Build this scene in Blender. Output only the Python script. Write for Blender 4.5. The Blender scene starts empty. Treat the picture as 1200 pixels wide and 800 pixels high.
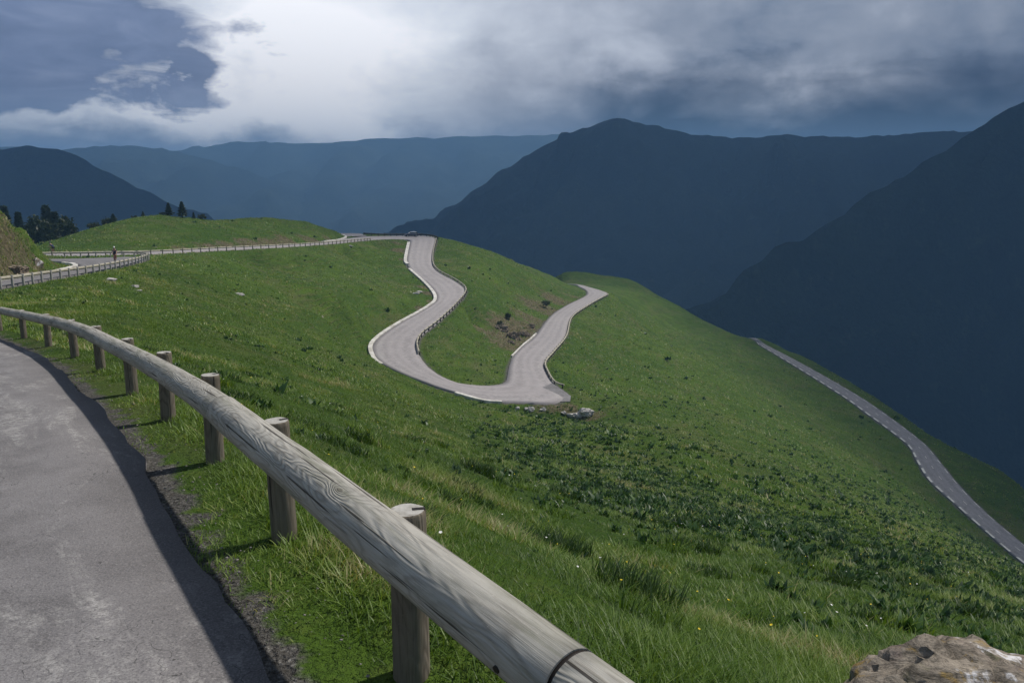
import bpy, bmesh, math, random
import numpy as np
from mathutils import Vector, Matrix, Euler

random.seed(7)
rng = np.random.default_rng(11)
scene = bpy.context.scene
COL = scene.collection
R = math.radians

# ------------------------------------------------------------------ camera model
F, CX, CY, VH = 933.0, 600.0, 400.0, 225.0          # photo is 1200 x 800, 28 mm lens
PITCH = math.atan((CY - VH) / F)
cp, sp = math.cos(PITCH), math.sin(PITCH)

def ray(u, v):
    a, b = (u - CX), (CY - v)
    return np.array([a, F * cp + b * sp, -F * sp + b * cp])

def P(u, v, d):                                     # surveyed point: bearing + forward distance
    r = ray(u, v); return r * (d / r[1])

def Pz(u, v, z):                                    # surveyed point: bearing + altitude
    r = ray(u, v); return r * (z / r[2])

def project(p):
    p = np.asarray(p, float)
    x, y, z = p[..., 0], p[..., 1], p[..., 2]
    f = y * cp - z * sp; up = y * sp + z * cp
    f = np.where(f < 1e-3, 1e-3, f)
    return CX + F * x / f, CY - F * up / f

# ------------------------------------------------------------------ small helpers
def tag(o, label=None, cat=None, group=None, kind=None):
    if label: o['label'] = label
    if cat: o['category'] = cat
    if group: o['group'] = group
    if kind: o['kind'] = kind
    return o

def empty(name, loc=(0, 0, 0), rz=0.0):
    o = bpy.data.objects.new(name, None)
    o.empty_display_size = 0.2
    COL.objects.link(o); o.location = loc; o.rotation_euler = (0, 0, rz)
    return o

def mesh_obj(name, verts, faces, mat=None, parent=None, smooth=False):
    me = bpy.data.meshes.new(name)
    me.from_pydata([tuple(map(float, v)) for v in verts], [], [tuple(f) for f in faces])
    me.update()
    if smooth:
        me.polygons.foreach_set('use_smooth', [True] * len(me.polygons))
    o = bpy.data.objects.new(name, me); COL.objects.link(o)
    if mat: me.materials.append(mat)
    if parent: o.parent = parent
    return o

def tri_mesh(name, V, nper, faces_per, mat, colors=None, parent=None, smooth=False):
    """V: (n, nper, 3) array, faces_per: list of index tuples inside one element (all the same length)."""
    n = V.shape[0]
    me = bpy.data.meshes.new(name)
    fp = np.array(faces_per, dtype=np.int64)
    k = fp.shape[1]
    idx = (np.arange(n)[:, None, None] * nper + fp[None]).reshape(-1)
    nf = n * fp.shape[0]
    me.vertices.add(n * nper); me.vertices.foreach_set('co', V.reshape(-1).astype(np.float32))
    me.loops.add(nf * k); me.loops.foreach_set('vertex_index', idx.astype(np.int32))
    me.polygons.add(nf); me.polygons.foreach_set('loop_start', (np.arange(nf) * k).astype(np.int32))
    me.update(calc_edges=True); me.validate()
    if colors is not None:
        at = me.attributes.new('tint', 'FLOAT', 'POINT')
        at.data.foreach_set('value', np.repeat(colors, nper).astype(np.float32))
    if smooth:
        me.polygons.foreach_set('use_smooth', np.ones(nf, bool))
    me.materials.append(mat)
    o = bpy.data.objects.new(name, me); COL.objects.link(o)
    if parent: o.parent = parent
    return o

def from_bm(name, bm, mat=None, parent=None, smooth=False):
    me = bpy.data.meshes.new(name); bm.to_mesh(me); bm.free()
    if smooth:
        me.polygons.foreach_set('use_smooth', [True] * len(me.polygons))
    if mat: me.materials.append(mat)
    o = bpy.data.objects.new(name, me); COL.objects.link(o)
    if parent: o.parent = parent
    return o

# value noise -------------------------------------------------------
_perm = rng.permutation(4096)
_val = rng.random(4096) * 2 - 1
def vnoise(x, y):
    xi = np.floor(x).astype(int); yi = np.floor(y).astype(int)
    fx = x - xi; fy = y - yi
    fx = fx * fx * fx * (fx * (fx * 6 - 15) + 10); fy = fy * fy * fy * (fy * (fy * 6 - 15) + 10)
    def h(a, b): return _val[_perm[(a + _perm[b & 4095]) & 4095]]
    return (h(xi, yi) * (1 - fx) + h(xi + 1, yi) * fx) * (1 - fy) + (h(xi, yi + 1) * (1 - fx) + h(xi + 1, yi + 1) * fx) * fy
def fbm(x, y, o=4, g=0.5):
    s = np.zeros_like(x, dtype=float); a = 1.0; t = 0
    for i in range(o):
        s += a * vnoise(x + 17.3 * i, y - 9.1 * i); t += a; a *= g; x = x * 2.03; y = y * 2.03
    return s / t
def sstep(a, b, x):
    t = np.clip((x - a) / (b - a), 0, 1); return t * t * (3 - 2 * t)

# ------------------------------------------------------------------ node helpers
class NT:
    def __init__(s, name, world=False):
        if world:
            s.owner = bpy.data.worlds.new(name)
        else:
            s.owner = bpy.data.materials.new(name)
        s.owner.use_nodes = True
        s.t = s.owner.node_tree
        s.t.nodes.clear()
    def n(s, typ, **kw):
        nd = s.t.nodes.new(typ)
        for k, v in kw.items():
            if k.startswith('i_'):
                key = k[2:]
                key = int(key) if key.isdigit() else key.replace('_', ' ')
                nd.inputs[key].default_value = v
            else:
                setattr(nd, k, v)
        return nd
    def l(s, a, b): s.t.links.new(a, b)
    def math(s, op, a, b=None, c=None, clamp=False):
        nd = s.t.nodes.new('ShaderNodeMath'); nd.operation = op; nd.use_clamp = clamp
        for i, x in enumerate((a, b, c)):
            if x is None: continue
            if isinstance(x, (int, float)): nd.inputs[i].default_value = x
            else: s.l(x, nd.inputs[i])
        return nd.outputs[0]
    def mix(s, f, a, b, blend='MIX'):
        nd = s.t.nodes.new('ShaderNodeMix'); nd.data_type = 'RGBA'; nd.blend_type = blend; nd.clamp_factor = True
        for sock, x in ((nd.inputs[0], f), (nd.inputs[6], a), (nd.inputs[7], b)):
            if isinstance(x, (int, float)): sock.default_value = x
            elif isinstance(x, tuple): sock.default_value = (*x, 1.0) if len(x) == 3 else x
            else: s.l(x, sock)
        return nd.outputs[2]
    def ramp(s, f, stops, interp='LINEAR'):
        nd = s.t.nodes.new('ShaderNodeValToRGB'); cr = nd.color_ramp; cr.interpolation = interp
        while len(cr.elements) < len(stops): cr.elements.new(0.5)
        for e, (p, c) in zip(cr.elements, stops):
            e.position = p
            e.color = (c, c, c, 1) if isinstance(c, (int, float)) else (*c, 1)
        s.l(f, nd.inputs[0]); return nd.outputs[0]
    def noise(s, vec, scale, detail=4, rough=0.55, dist=0.0):
        nd = s.n('ShaderNodeTexNoise'); nd.inputs['Scale'].default_value = scale
        nd.inputs['Detail'].default_value = detail; nd.inputs['Roughness'].default_value = rough
        nd.inputs['Distortion'].default_value = dist
        if vec is not None: s.l(vec, nd.inputs['Vector'])
        return nd.outputs['Fac']
    def mapping(s, vec, scale=(1, 1, 1), loc=(0, 0, 0), rot=(0, 0, 0)):
        nd = s.n('ShaderNodeMapping'); s.l(vec, nd.inputs['Vector'])
        nd.inputs['Scale'].default_value = scale; nd.inputs['Location'].default_value = loc; nd.inputs['Rotation'].default_value = rot
        return nd.outputs[0]
    def bump(s, h, strength, dist, normal=None):
        nd = s.n('ShaderNodeBump'); nd.inputs['Strength'].default_value = strength; nd.inputs['Distance'].default_value = dist
        s.l(h, nd.inputs['Height'])
        if normal is not None: s.l(normal, nd.inputs['Normal'])
        return nd.outputs[0]
    def attr(s, name):
        nd = s.n('ShaderNodeAttribute'); nd.attribute_name = name; return nd
    def out_bsdf(s, color, rough=0.8, spec=0.3, normal=None, metallic=0.0):
        b = s.n('ShaderNodeBsdfPrincipled')
        for sock, x in (('Base Color', color), ('Roughness', rough), ('Specular IOR Level', spec), ('Metallic', metallic)):
            if isinstance(x, (int, float)): b.inputs[sock].default_value = x
            elif isinstance(x, tuple): b.inputs[sock].default_value = (*x, 1)
            else: s.l(x, b.inputs[sock])
        if normal is not None: s.l(normal, b.inputs['Normal'])
        o = s.n('ShaderNodeOutputMaterial'); s.l(b.outputs[0], o.inputs['Surface'])
        return b

def simple_mat(name, c1, c2=None, scale=8.0, rough=0.7, spec=0.3, bump=0.0, metallic=0.0):
    m = NT(name); tc = m.n('ShaderNodeTexCoord').outputs['Object']
    nz = m.noise(tc, scale, 5)
    col = m.mix(m.ramp(nz, [(0.3, 0.0), (0.7, 1.0)]), c1, c2 or tuple(x * 0.75 for x in c1))
    nrm = m.bump(nz, bump, 0.02) if bump else None
    m.out_bsdf(col, rough, spec, nrm, metallic)
    return m.owner

# ------------------------------------------------------------------ materials
def mat_ground():
    m = NT('hillside_grass')
    pos = m.n('ShaderNodeNewGeometry').outputs['Position']
    big = m.noise(pos, 0.035, 5, 0.6, 0.6)
    mid = m.noise(pos, 0.33, 6, 0.68, 0.3)
    fine = m.noise(pos, 3.2, 6, 0.72)
    tiny = m.noise(pos, 22.0, 4, 0.7)
    col = m.mix(m.ramp(big, [(0.36, 0.0), (0.64, 1.0)]), (0.044, 0.092, 0.010), (0.088, 0.142, 0.018))
    col = m.mix(m.ramp(mid, [(0.36, 0.0), (0.66, 0.8)]), col, (0.028, 0.062, 0.010))
    col = m.mix(m.ramp(fine, [(0.52, 0.0), (0.72, 0.55)]), col, (0.125, 0.150, 0.036))
    col = m.mix(m.ramp(tiny, [(0.50, 0.0), (0.70, 0.6)]), col, (0.020, 0.042, 0.009))
    # dry, rubbed patches
    dry = m.noise(m.mapping(pos, (1, 1, 1), (31, 7, 3)), 0.09, 6, 0.7, 0.4)
    col = m.mix(m.ramp(dry, [(0.52, 0.0), (0.70, 0.6)]), col, (0.125, 0.118, 0.052))
    # sheep tracks: narrow terraces that follow the contour
    sz = m.n('ShaderNodeSeparateXYZ'); m.l(pos, sz.inputs[0])
    tn = m.noise(pos, 0.22, 5, 0.65, 0.3)
    tr_ = m.math('FRACT', m.math('ADD', m.math('MULTIPLY', sz.outputs['Z'], 1.35), m.math('MULTIPLY', tn, 3.2)))
    tm = m.math('MULTIPLY', m.ramp(tr_, [(0.0, 1.0), (0.14, 0.55), (0.30, 0.0), (0.86, 0.0), (1.0, 1.0)]), m.ramp(m.noise(pos, 0.13, 4, 0.6), [(0.42, 0.0), (0.60, 0.65)]))
    col = m.mix(tm, col, (0.100, 0.105, 0.042))
    stn = m.n('ShaderNodeTexVoronoi'); stn.feature = 'F1'; stn.inputs['Scale'].default_value = 0.32; m.l(pos, stn.inputs['Vector'])
    stm = m.math('MULTIPLY', m.math('LESS_THAN', m.math('ADD', stn.outputs['Distance'], m.math('MULTIPLY', m.math('SUBTRACT', fine, 0.5), 0.25)), 0.06), m.ramp(m.noise(pos, 0.06, 3, 0.6), [(0.50, 0.0), (0.56, 0.9)]))
    col = m.mix(stm, col, (0.30, 0.285, 0.25))
    # dark weed spots
    vor = m.n('ShaderNodeTexVoronoi'); vor.feature = 'F1'; m.l(m.mapping(pos, (1, 1, 0.4)), vor.inputs['Vector']); vor.inputs['Scale'].default_value = 0.75
    vor.inputs['Randomness'].default_value = 1.0
    spot = m.math('LESS_THAN', m.math('ADD', vor.outputs['Distance'], m.math('MULTIPLY', m.math('SUBTRACT', fine, 0.5), 0.5)), 0.16)
    col = m.mix(m.math('MULTIPLY', spot, m.math('MULTIPLY', m.ramp(mid, [(0.42, 0.0), (0.55, 1.0)]), 0.75)), col, (0.013, 0.032, 0.010))
    # soil and scree where the road was cut
    soil = m.attr('soil').outputs['Fac']
    sn = m.noise(pos, 0.9, 6, 0.75, 0.5)
    sm = m.ramp(m.math('ADD', soil, m.math('MULTIPLY', m.math('SUBTRACT', sn, 0.5), 1.3)), [(0.42, 0.0), (0.62, 1.0)])
    scol = m.ramp(m.noise(pos, 2.2, 6, 0.75), [(0.30, (0.030, 0.024, 0.015)), (0.46, (0.085, 0.068, 0.040)), (0.60, (0.165, 0.135, 0.088)), (0.76, (0.30, 0.26, 0.20))])
    col = m.mix(m.math('MULTIPLY', sm, 0.88), col, scol)
    grav = m.attr('verge').outputs['Fac']
    gm = m.ramp(m.math('ADD', grav, m.math('MULTIPLY', m.math('SUBTRACT', m.noise(pos, 3.0, 5, 0.7), 0.5), 1.2)), [(0.45, 0.0), (0.65, 1.0)])
    gcol = m.ramp(m.noise(pos, 38, 3, 0.7), [(0.3, (0.035, 0.032, 0.028)), (0.55, (0.105, 0.10, 0.092)), (0.72, (0.26, 0.25, 0.235))])
    col = m.mix(gm, col, gcol)
    h = m.math('ADD', m.math('MULTIPLY', tm, 0.35), m.math('ADD', m.math('MULTIPLY', fine, 0.5), m.math('MULTIPLY', mid, 1.1)))
    nrm = m.bump(h, 0.85, 0.6)
    nrm = m.bump(tiny, 0.5, 0.04, nrm)
    m.out_bsdf(col, 0.95, 0.12, nrm)
    return m.owner

def mat_blade(name, stops, transl=0.35):
    m = NT(name)
    t = m.attr('tint').outputs['Fac']
    pos = m.n('ShaderNodeNewGeometry').outputs['Position']
    big = m.noise(pos, 0.5, 3, 0.6)
    f = m.math('ADD', t, m.math('MULTIPLY', m.math('SUBTRACT', big, 0.5), 0.9), clamp=True)
    col = m.ramp(f, stops)
    d = m.n('ShaderNodeBsdfPrincipled'); m.l(col, d.inputs['Base Color']); d.inputs['Roughness'].default_value = 0.48; d.inputs['Specular IOR Level'].default_value = 0.32
    tr = m.n('ShaderNodeBsdfTranslucent'); m.l(m.mix(1.0, col, (1.25, 1.2, 0.6), 'MULTIPLY'), tr.inputs['Color'])
    mx = m.n('ShaderNodeMixShader'); mx.inputs[0].default_value = transl
    m.l(d.outputs[0], mx.inputs[1]); m.l(tr.outputs[0], mx.inputs[2])
    o = m.n('ShaderNodeOutputMaterial'); m.l(mx.outputs[0], o.inputs['Surface'])
    return m.owner

def mat_asphalt(name, base, worn, speck=1.0):
    m = NT(name)
    pos = m.n('ShaderNodeNewGeometry').outputs['Position']
    uv = m.n('ShaderNodeUVMap').outputs[0]
    big = m.noise(pos, 0.35, 5, 0.6, 0.5)
    mid = m.noise(pos, 2.2, 6, 0.7)
    fine = m.noise(pos, 95, 3, 0.75)
    col = m.mix(m.ramp(big, [(0.32, 0.0), (0.68, 1.0)]), base, worn)
    col = m.mix(m.ramp(mid, [(0.38, 0.55), (0.62, 0.0)]), col, tuple(x * 0.62 for x in base))
    # wheel tracks polished by traffic, along the road
    sep = m.n('ShaderNodeSeparateXYZ'); m.l(uv, sep.inputs[0])
    lane = m.math('ABSOLUTE', m.math('SUBTRACT', m.math('FRACT', m.math('MULTIPLY', sep.outputs['X'], 2.0)), 0.5))
    tr = m.ramp(m.math('ADD', lane, m.math('MULTIPLY', m.math('SUBTRACT', mid, 0.5), 0.6)), [(0.05, 0.0), (0.28, 0.34), (0.5, 0.06)])
    col = m.mix(tr, col, tuple(min(1, x * 1.22) for x in worn))
    # ragged pale gravel edge
    edge = m.math('ABSOLUTE', m.math('SUBTRACT', sep.outputs['X'], 0.5))
    em = m.ramp(m.math('ADD', edge, m.math('MULTIPLY', m.math('SUBTRACT', m.noise(pos, 1.6, 6, 0.75), 0.5), 0.35)), [(0.40, 0.0), (0.50, 0.75)])
    col = m.mix(em, col, tuple(x * 0.8 for x in base))
    pale = m.noise(m.mapping(uv, (7.0, 0.35, 1), (3.1, 0.4, 0)), 1.0, 6, 0.75, 0.8)
    pm = m.math('MULTIPLY', m.ramp(m.math('ADD', pale, m.math('MULTIPLY', m.ramp(sep.outputs['X'], [(0.70, 0.0), (0.82, 1.0), (0.93, 0.3)]), 0.09)), [(0.56, 0.0), (0.66, 0.8)]), m.ramp(m.noise(pos, 14, 4, 0.8), [(0.42, 0.0), (0.6, 1.0)]))
    col = m.mix(pm, col, (0.36, 0.35, 0.34))
    col = m.mix(m.ramp(fine, [(0.35, 0.6 * speck), (0.5, 0.0)]), col, (0.045, 0.044, 0.046))
    col = m.mix(m.ramp(fine, [(0.56, 0.0), (0.72, 0.6 * speck)]), col, (0.37, 0.36, 0.35))
    # cracks
    cn = m.noise(pos, 0.42, 5, 0.72, 0.8)
    ck = m.math('MULTIPLY', m.math('LESS_THAN', m.math('ABSOLUTE', m.math('SUBTRACT', cn, 0.5)), 0.0011), m.ramp(mid, [(0.44, 0.0), (0.58, 0.8)]))
    col = m.mix(ck, col, (0.03, 0.03, 0.03))
    nrm = m.bump(m.math('ADD', fine, m.math('MULTIPLY', mid, 0.6)), 0.55, 0.012)
    m.out_bsdf(col, 0.88, 0.25, nrm)
    return m.owner

def mat_wood(name, pale, dark, grain=1.0, knots=True):
    """Peeled, weathered round timber: growth rings come to the surface as contour figures."""
    m = NT(name)
    a = m.attr('logco').outputs['Vector']               # x along the log, y/z across, metres
    fig = m.noise(m.mapping(a, (1.25, 6.5, 6.5)), 1.0, 2, 0.45, 0.25)
    val = fig
    if knots:
        vo = m.n('ShaderNodeTexVoronoi'); vo.feature = 'F1'; vo.inputs['Scale'].default_value = 1.0
        m.l(m.mapping(a, (2.1, 4.5, 4.5)), vo.inputs['Vector'])
        kd = vo.outputs['Distance']
        kn = m.ramp(kd, [(0.0, 1.0), (0.30, 0.0)])
        val = m.math('ADD', fig, m.math('MULTIPLY', m.math('POWER', kn, 2.0), 0.35))
    ring = m.math('SINE', m.math('MULTIPLY', val, 105.0 * grain))
    ring = m.math('MULTIPLY_ADD', ring, 0.5, 0.5)
    fib = m.noise(m.mapping(a, (3.0, 110, 110)), 1.0, 4, 0.7)
    blot = m.noise(m.mapping(a, (1.6, 5, 5), (4, 2, 1)), 1.0, 6, 0.65, 0.4)
    fine = m.noise(a, 75, 4, 0.75)
    col = m.mix(m.ramp(blot, [(0.30, 0.0), (0.72, 1.0)]), pale, tuple(p * 0.66 + d * 0.22 for p, d in zip(pale, dark)))
    col = m.mix(m.math('MULTIPLY', m.ramp(ring, [(0.0, 0.48), (0.42, 0.05), (1.0, 0.0)]), m.ramp(m.noise(m.mapping(a, (1.1, 7, 7), (3, 3, 3)), 1.0, 5, 0.7), [(0.34, 0.05), (0.62, 1.0)])), col, dark)
    col = m.mix(m.ramp(fib, [(0.30, 0.65), (0.48, 0.0)]), col, tuple(d * 0.7 for d in dark))
    col = m.mix(m.ramp(fine, [(0.60, 0.0), (0.74, 0.5)]), col, tuple(min(1, p * 1.25) for p in pale))
    # dirt and algae streaks
    gr = m.noise(m.mapping(a, (0.9, 9, 9), (9, 1, 5)), 1.0, 6, 0.7, 0.2)
    col = m.mix(m.ramp(gr, [(0.50, 0.0), (0.66, 0.62)]), col, (0.12, 0.125, 0.085))
    # long drying splits
    spl = m.noise(m.mapping(a, (0.8, 42, 42), (2, 6, 8)), 1.0, 3, 0.5)
    sm = m.ramp(spl, [(0.62, 0.0), (0.65, 0.85)])
    col = m.mix(sm, col, (0.03, 0.026, 0.022))
    h = m.math('ADD', m.math('MULTIPLY', fib, 0.6), m.math('MULTIPLY', ring, 0.5))
    h = m.math('SUBTRACT', h, m.math('MULTIPLY', sm, 1.2))
    if knots:
        kc = m.ramp(kd, [(0.0, 0.9), (0.055, 0.75), (0.10, 0.0)])
        col = m.mix(kc, col, (0.07, 0.05, 0.035))
        h = m.math('ADD', h, m.math('MULTIPLY', kn, 1.0))
    nrm = m.bump(h, 0.6, 0.006)
    m.out_bsdf(col, 0.85, 0.2, nrm)
    return m.owner

def mat_rock(name, tint=(0.30, 0.265, 0.22), lichen=True, scale=1.0):
    m = NT(name)
    tc = m.n('ShaderNodeTexCoord').outputs['Object']
    n1 = m.noise(tc, 2.2 * scale, 8, 0.7, 0.4)
    n2 = m.noise(m.mapping(tc, (1, 2.5, 5.5), rot=(0.3, 0.5, 0.2)), 3.0 * scale, 7, 0.7, 0.5)
    n3 = m.noise(tc, 26 * scale, 5, 0.75)
    col = m.ramp(n2, [(0.34, tuple(x * 0.28 for x in tint)), (0.45, tuple(x * 0.8 for x in tint)), (0.55, tuple(x * 1.1 for x in tint)), (0.68, tuple(min(1, x * 1.75) for x in tint))])
    col = m.mix(m.ramp(n1, [(0.50, 0.0), (0.68, 0.6)]), col, (tint[0] * 0.75, tint[1] * 0.62, tint[2] * 0.75))
    col = m.mix(m.ramp(n3, [(0.36, 0.8), (0.50, 0.0)]), col, tuple(x * 0.25 for x in tint))
    if lichen:
        l1 = m.noise(m.mapping(tc, (1, 1, 1), (3.3, 1.2, 7.7)), 2.6 * scale, 8, 0.68, 0.1)
        lm = m.math('MULTIPLY', m.ramp(l1, [(0.555, 0.0), (0.60, 1.0)]), m.ramp(n3, [(0.30, 0.45), (0.42, 1.0)]))
        col = m.mix(lm, col, (0.66, 0.65, 0.66))
        l2 = m.noise(m.mapping(tc, (1, 1, 1), (8.3, 5.2, 1.7)), 4.6 * scale, 6, 0.7, 0.4)
        col = m.mix(m.ramp(l2, [(0.57, 0.0), (0.64, 0.75)]), col, (0.30, 0.20, 0.05))
        l3 = m.noise(m.mapping(tc, (1, 1, 1), (1.3, 9.2, 4.7)), 3.0 * scale, 6, 0.7, 0.4)
        col = m.mix(m.ramp(l3, [(0.58, 0.0), (0.68, 0.6)]), col, (0.085, 0.095, 0.04))
    h = m.math('ADD', m.math('MULTIPLY', n2, 1.0), m.math('MULTIPLY', n3, 0.22))
    m.out_bsdf(col, 0.9, 0.2, m.bump(h, 0.9, 0.06 / scale))
    return m.owner

def mat_mountain(name, c1, c2, c3):
    m = NT(name)
    pos = m.n('ShaderNodeNewGeometry').outputs['Position']
    n1 = m.noise(pos, 0.004, 7, 0.62, 0.5)
    n2 = m.noise(pos, 0.03, 6, 0.7)
    n3 = m.noise(pos, 0.12, 4, 0.75)
    col = m.mix(m.ramp(n1, [(0.40, 0.0), (0.62, 1.0)]), c1, c2)
    col = m.mix(m.ramp(n2, [(0.56, 0.0), (0.70, 0.7)]), col, c3)
    col = m.mix(m.ramp(n3, [(0.35, 0.5), (0.55, 0.0)]), col, tuple(x * 0.4 for x in c1))
    m.out_bsdf(col, 0.95, 0.08, m.bump(m.math('ADD', n2, m.math('MULTIPLY', n3, 0.4)), 0.8, 14.0))
    return m.owner

M = {}
M['ground'] = mat_ground()
M['grass'] = mat_blade('grass_blades', [(0.0, (0.026, 0.060, 0.010)), (0.35, (0.062, 0.118, 0.016)), (0.7, (0.108, 0.190, 0.022)), (0.93, (0.185, 0.260, 0.048)), (1.0, (0.32, 0.30, 0.14))])
M['weed'] = mat_blade('broad_leaves', [(0.0, (0.014, 0.042, 0.012)), (0.5, (0.028, 0.074, 0.017)), (1.0, (0.062, 0.128, 0.026))], 0.25)
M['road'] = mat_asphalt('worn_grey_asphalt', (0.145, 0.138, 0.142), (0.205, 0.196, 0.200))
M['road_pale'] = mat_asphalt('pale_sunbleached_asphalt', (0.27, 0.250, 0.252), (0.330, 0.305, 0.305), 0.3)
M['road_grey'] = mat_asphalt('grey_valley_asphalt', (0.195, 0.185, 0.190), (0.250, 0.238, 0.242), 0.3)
M['wood'] = mat_wood('weathered_round_timber', (0.415, 0.40, 0.362), (0.115, 0.102, 0.084))
M['post'] = mat_wood('brown_round_timber', (0.215, 0.185, 0.145), (0.055, 0.042, 0.030), 0.7, False)
M['cap'] = simple_mat('sawn_grey_timber', (0.46, 0.45, 0.42), (0.25, 0.235, 0.21), 30, 0.85)
M['sunlit_wood'] = simple_mat('sunlit_timber', (0.40, 0.375, 0.30), (0.28, 0.255, 0.20), 3, 0.85)  # rail wood in a lighter colour, standing for sunlight on the rails
M['shaded_wood'] = simple_mat('shaded_timber', (0.055, 0.047, 0.038), (0.032, 0.028, 0.024), 3, 0.85)  # rail wood darkened in colour to stand for timber in shadow
M['hole'] = simple_mat('recess_black', (0.018, 0.014, 0.012), None, 20, 0.6)  # flat black for log joints and the shade inside notches and bolt hole
M['kerb'] = simple_mat('whitewashed_concrete', (0.70, 0.68, 0.64), (0.34, 0.32, 0.28), 0.9, 0.85)
M['paint'] = simple_mat('worn_road_paint', (0.72, 0.70, 0.62), (0.42, 0.40, 0.36), 1.5, 0.85)
M['rock'] = mat_rock('lichened_boulder', (0.255, 0.22, 0.178), True, 1.0)
M['stone'] = mat_rock('pale_limestone', (0.46, 0.44, 0.41), False, 1.2)
M['brown_rock'] = mat_rock('brown_crag', (0.26, 0.215, 0.16), False, 0.5)

# ------------------------------------------------------------------ roads: surveyed edge pairs
def catmull(pts, step):
    pts = np.asarray(pts, float)
    ext = np.vstack([2 * pts[0] - pts[1], pts, 2 * pts[-1] - pts[-2]])
    out = []
    for i in range(len(pts) - 1):
        p0, p1, p2, p3 = ext[i:i + 4]
        n = max(2, int(np.linalg.norm((p2 - p1)[:3]) / step))
        # centripetal-ish uniform spline
        for t in np.arange(n) / n:
            out.append(0.5 * ((2 * p1) + (-p0 + p2) * t + (2 * p0 - 5 * p1 + 4 * p2 - p3) * t * t + (-p0 + 3 * p1 - 3 * p2 + p3) * t ** 3))
    out.append(pts[-1]); return np.array(out)

S = 0.85
# foot of each post of the near log rail (bearing, distance)
post_px = [(482, 778, 3.4), (333, 622, 5.1), (252, 535, 7.2), (197, 487, 9.3), (155, 457, 11.3), (118, 431, 14.0), (88, 416, 16.9), (57, 404, 20.0), (28, 394, 23.3), (0, 386, 27.0)]
near_posts = [P(u, v, d * S) for u, v, d in post_px]
nxt = P(669, 800, 1.98) + np.array([0.85, 0.52, 0]) * 0.145 - np.array([0, 0, 0.60])      # rail axis read at the bottom edge
d0 = nxt - near_posts[0]; d0 /= np.linalg.norm(d0[:2])
near_posts = [near_posts[0] + d0 * 4.0, near_posts[0] + d0 * 2.05] + near_posts
# the rail leaves the picture on the left, swings right and comes back as the rail round the bend
loop_px = [(0, 336.5, -5.95), (24, 333.0, -6.15), (50, 328.6, -6.4), (82, 323.6, -6.7), (112, 318.8, -7.0), (140, 313.2, -7.4), (160, 308.6, -7.75), (171, 305.0, -8.0), (174.5, 302.6, -8.15), (168, 301.2, -8.3), (150, 300.4, -8.42), (110, 300.6, -8.5), (75, 301.3, -8.55)]
loop_posts_line = [Pz(*p) for p in loop_px]
link = [np.array(p) for p in ((-19.5, 27.0, -4.45), (-25.5, 34.5, -5.0), (-29.6, 42.0, -5.5))]

def left_normals(pts):
    pts = np.asarray(pts); t = np.gradient(pts, axis=0); t[:, 2] = 0
    t /= np.linalg.norm(t, axis=1)[:, None]
    return np.stack([-t[:, 1], t[:, 0], np.zeros(len(t))], 1)

railA = np.array(near_posts + link)
nA = left_normals(railA)
A_pairs = []
back = railA[0] - (railA[1] - railA[0]) * np.array([5.0, 5.0, 2.5])
for p, n in zip(np.vstack([[back], railA[:-1]]), np.vstack([[nA[0]], nA[:-1]])):
    A_pairs.append((p + n * 5.4, p + n * 0.50))
A_pairs.append((railA[-1] + nA[-1] * 4.9 + np.array([0, 0, -0.3]), railA[-1] + nA[-1] * 0.4))
A_pairs += [(Pz(0, 329.5, -6.4), Pz(0, 336.0, -6.0)), (Pz(40, 323.5, -6.75), Pz(48, 328.2, -6.4)), (Pz(75, 316.5, -7.2), Pz(98, 320.3, -6.9)),
            (Pz(92, 311.8, -7.5), Pz(138, 312.6, -7.45)), (Pz(86, 309.3, -7.7), Pz(163, 306.6, -7.9)), (Pz(77, 308.2, -7.9), Pz(171, 302.9, -8.15)),
            (Pz(69, 306.6, -8.1), Pz(150, 300.9, -8.42)), (np.array([-62, 98, -8.4]), np.array([-58.5, 104.0, -8.55])),
            (np.array([-78, 99.5, -8.6]), np.array([-76, 105.0, -8.65])), (np.array([-95, 104, -8.75]), np.array([-89.5, 108.3, -8.75])),
            (np.array([-92, 116.5, -8.85]), np.array([-87.5, 111.7, -8.85])), (np.array([-80, 118.5, -8.95]), np.array([-78, 112.6, -8.95]))]
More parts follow.
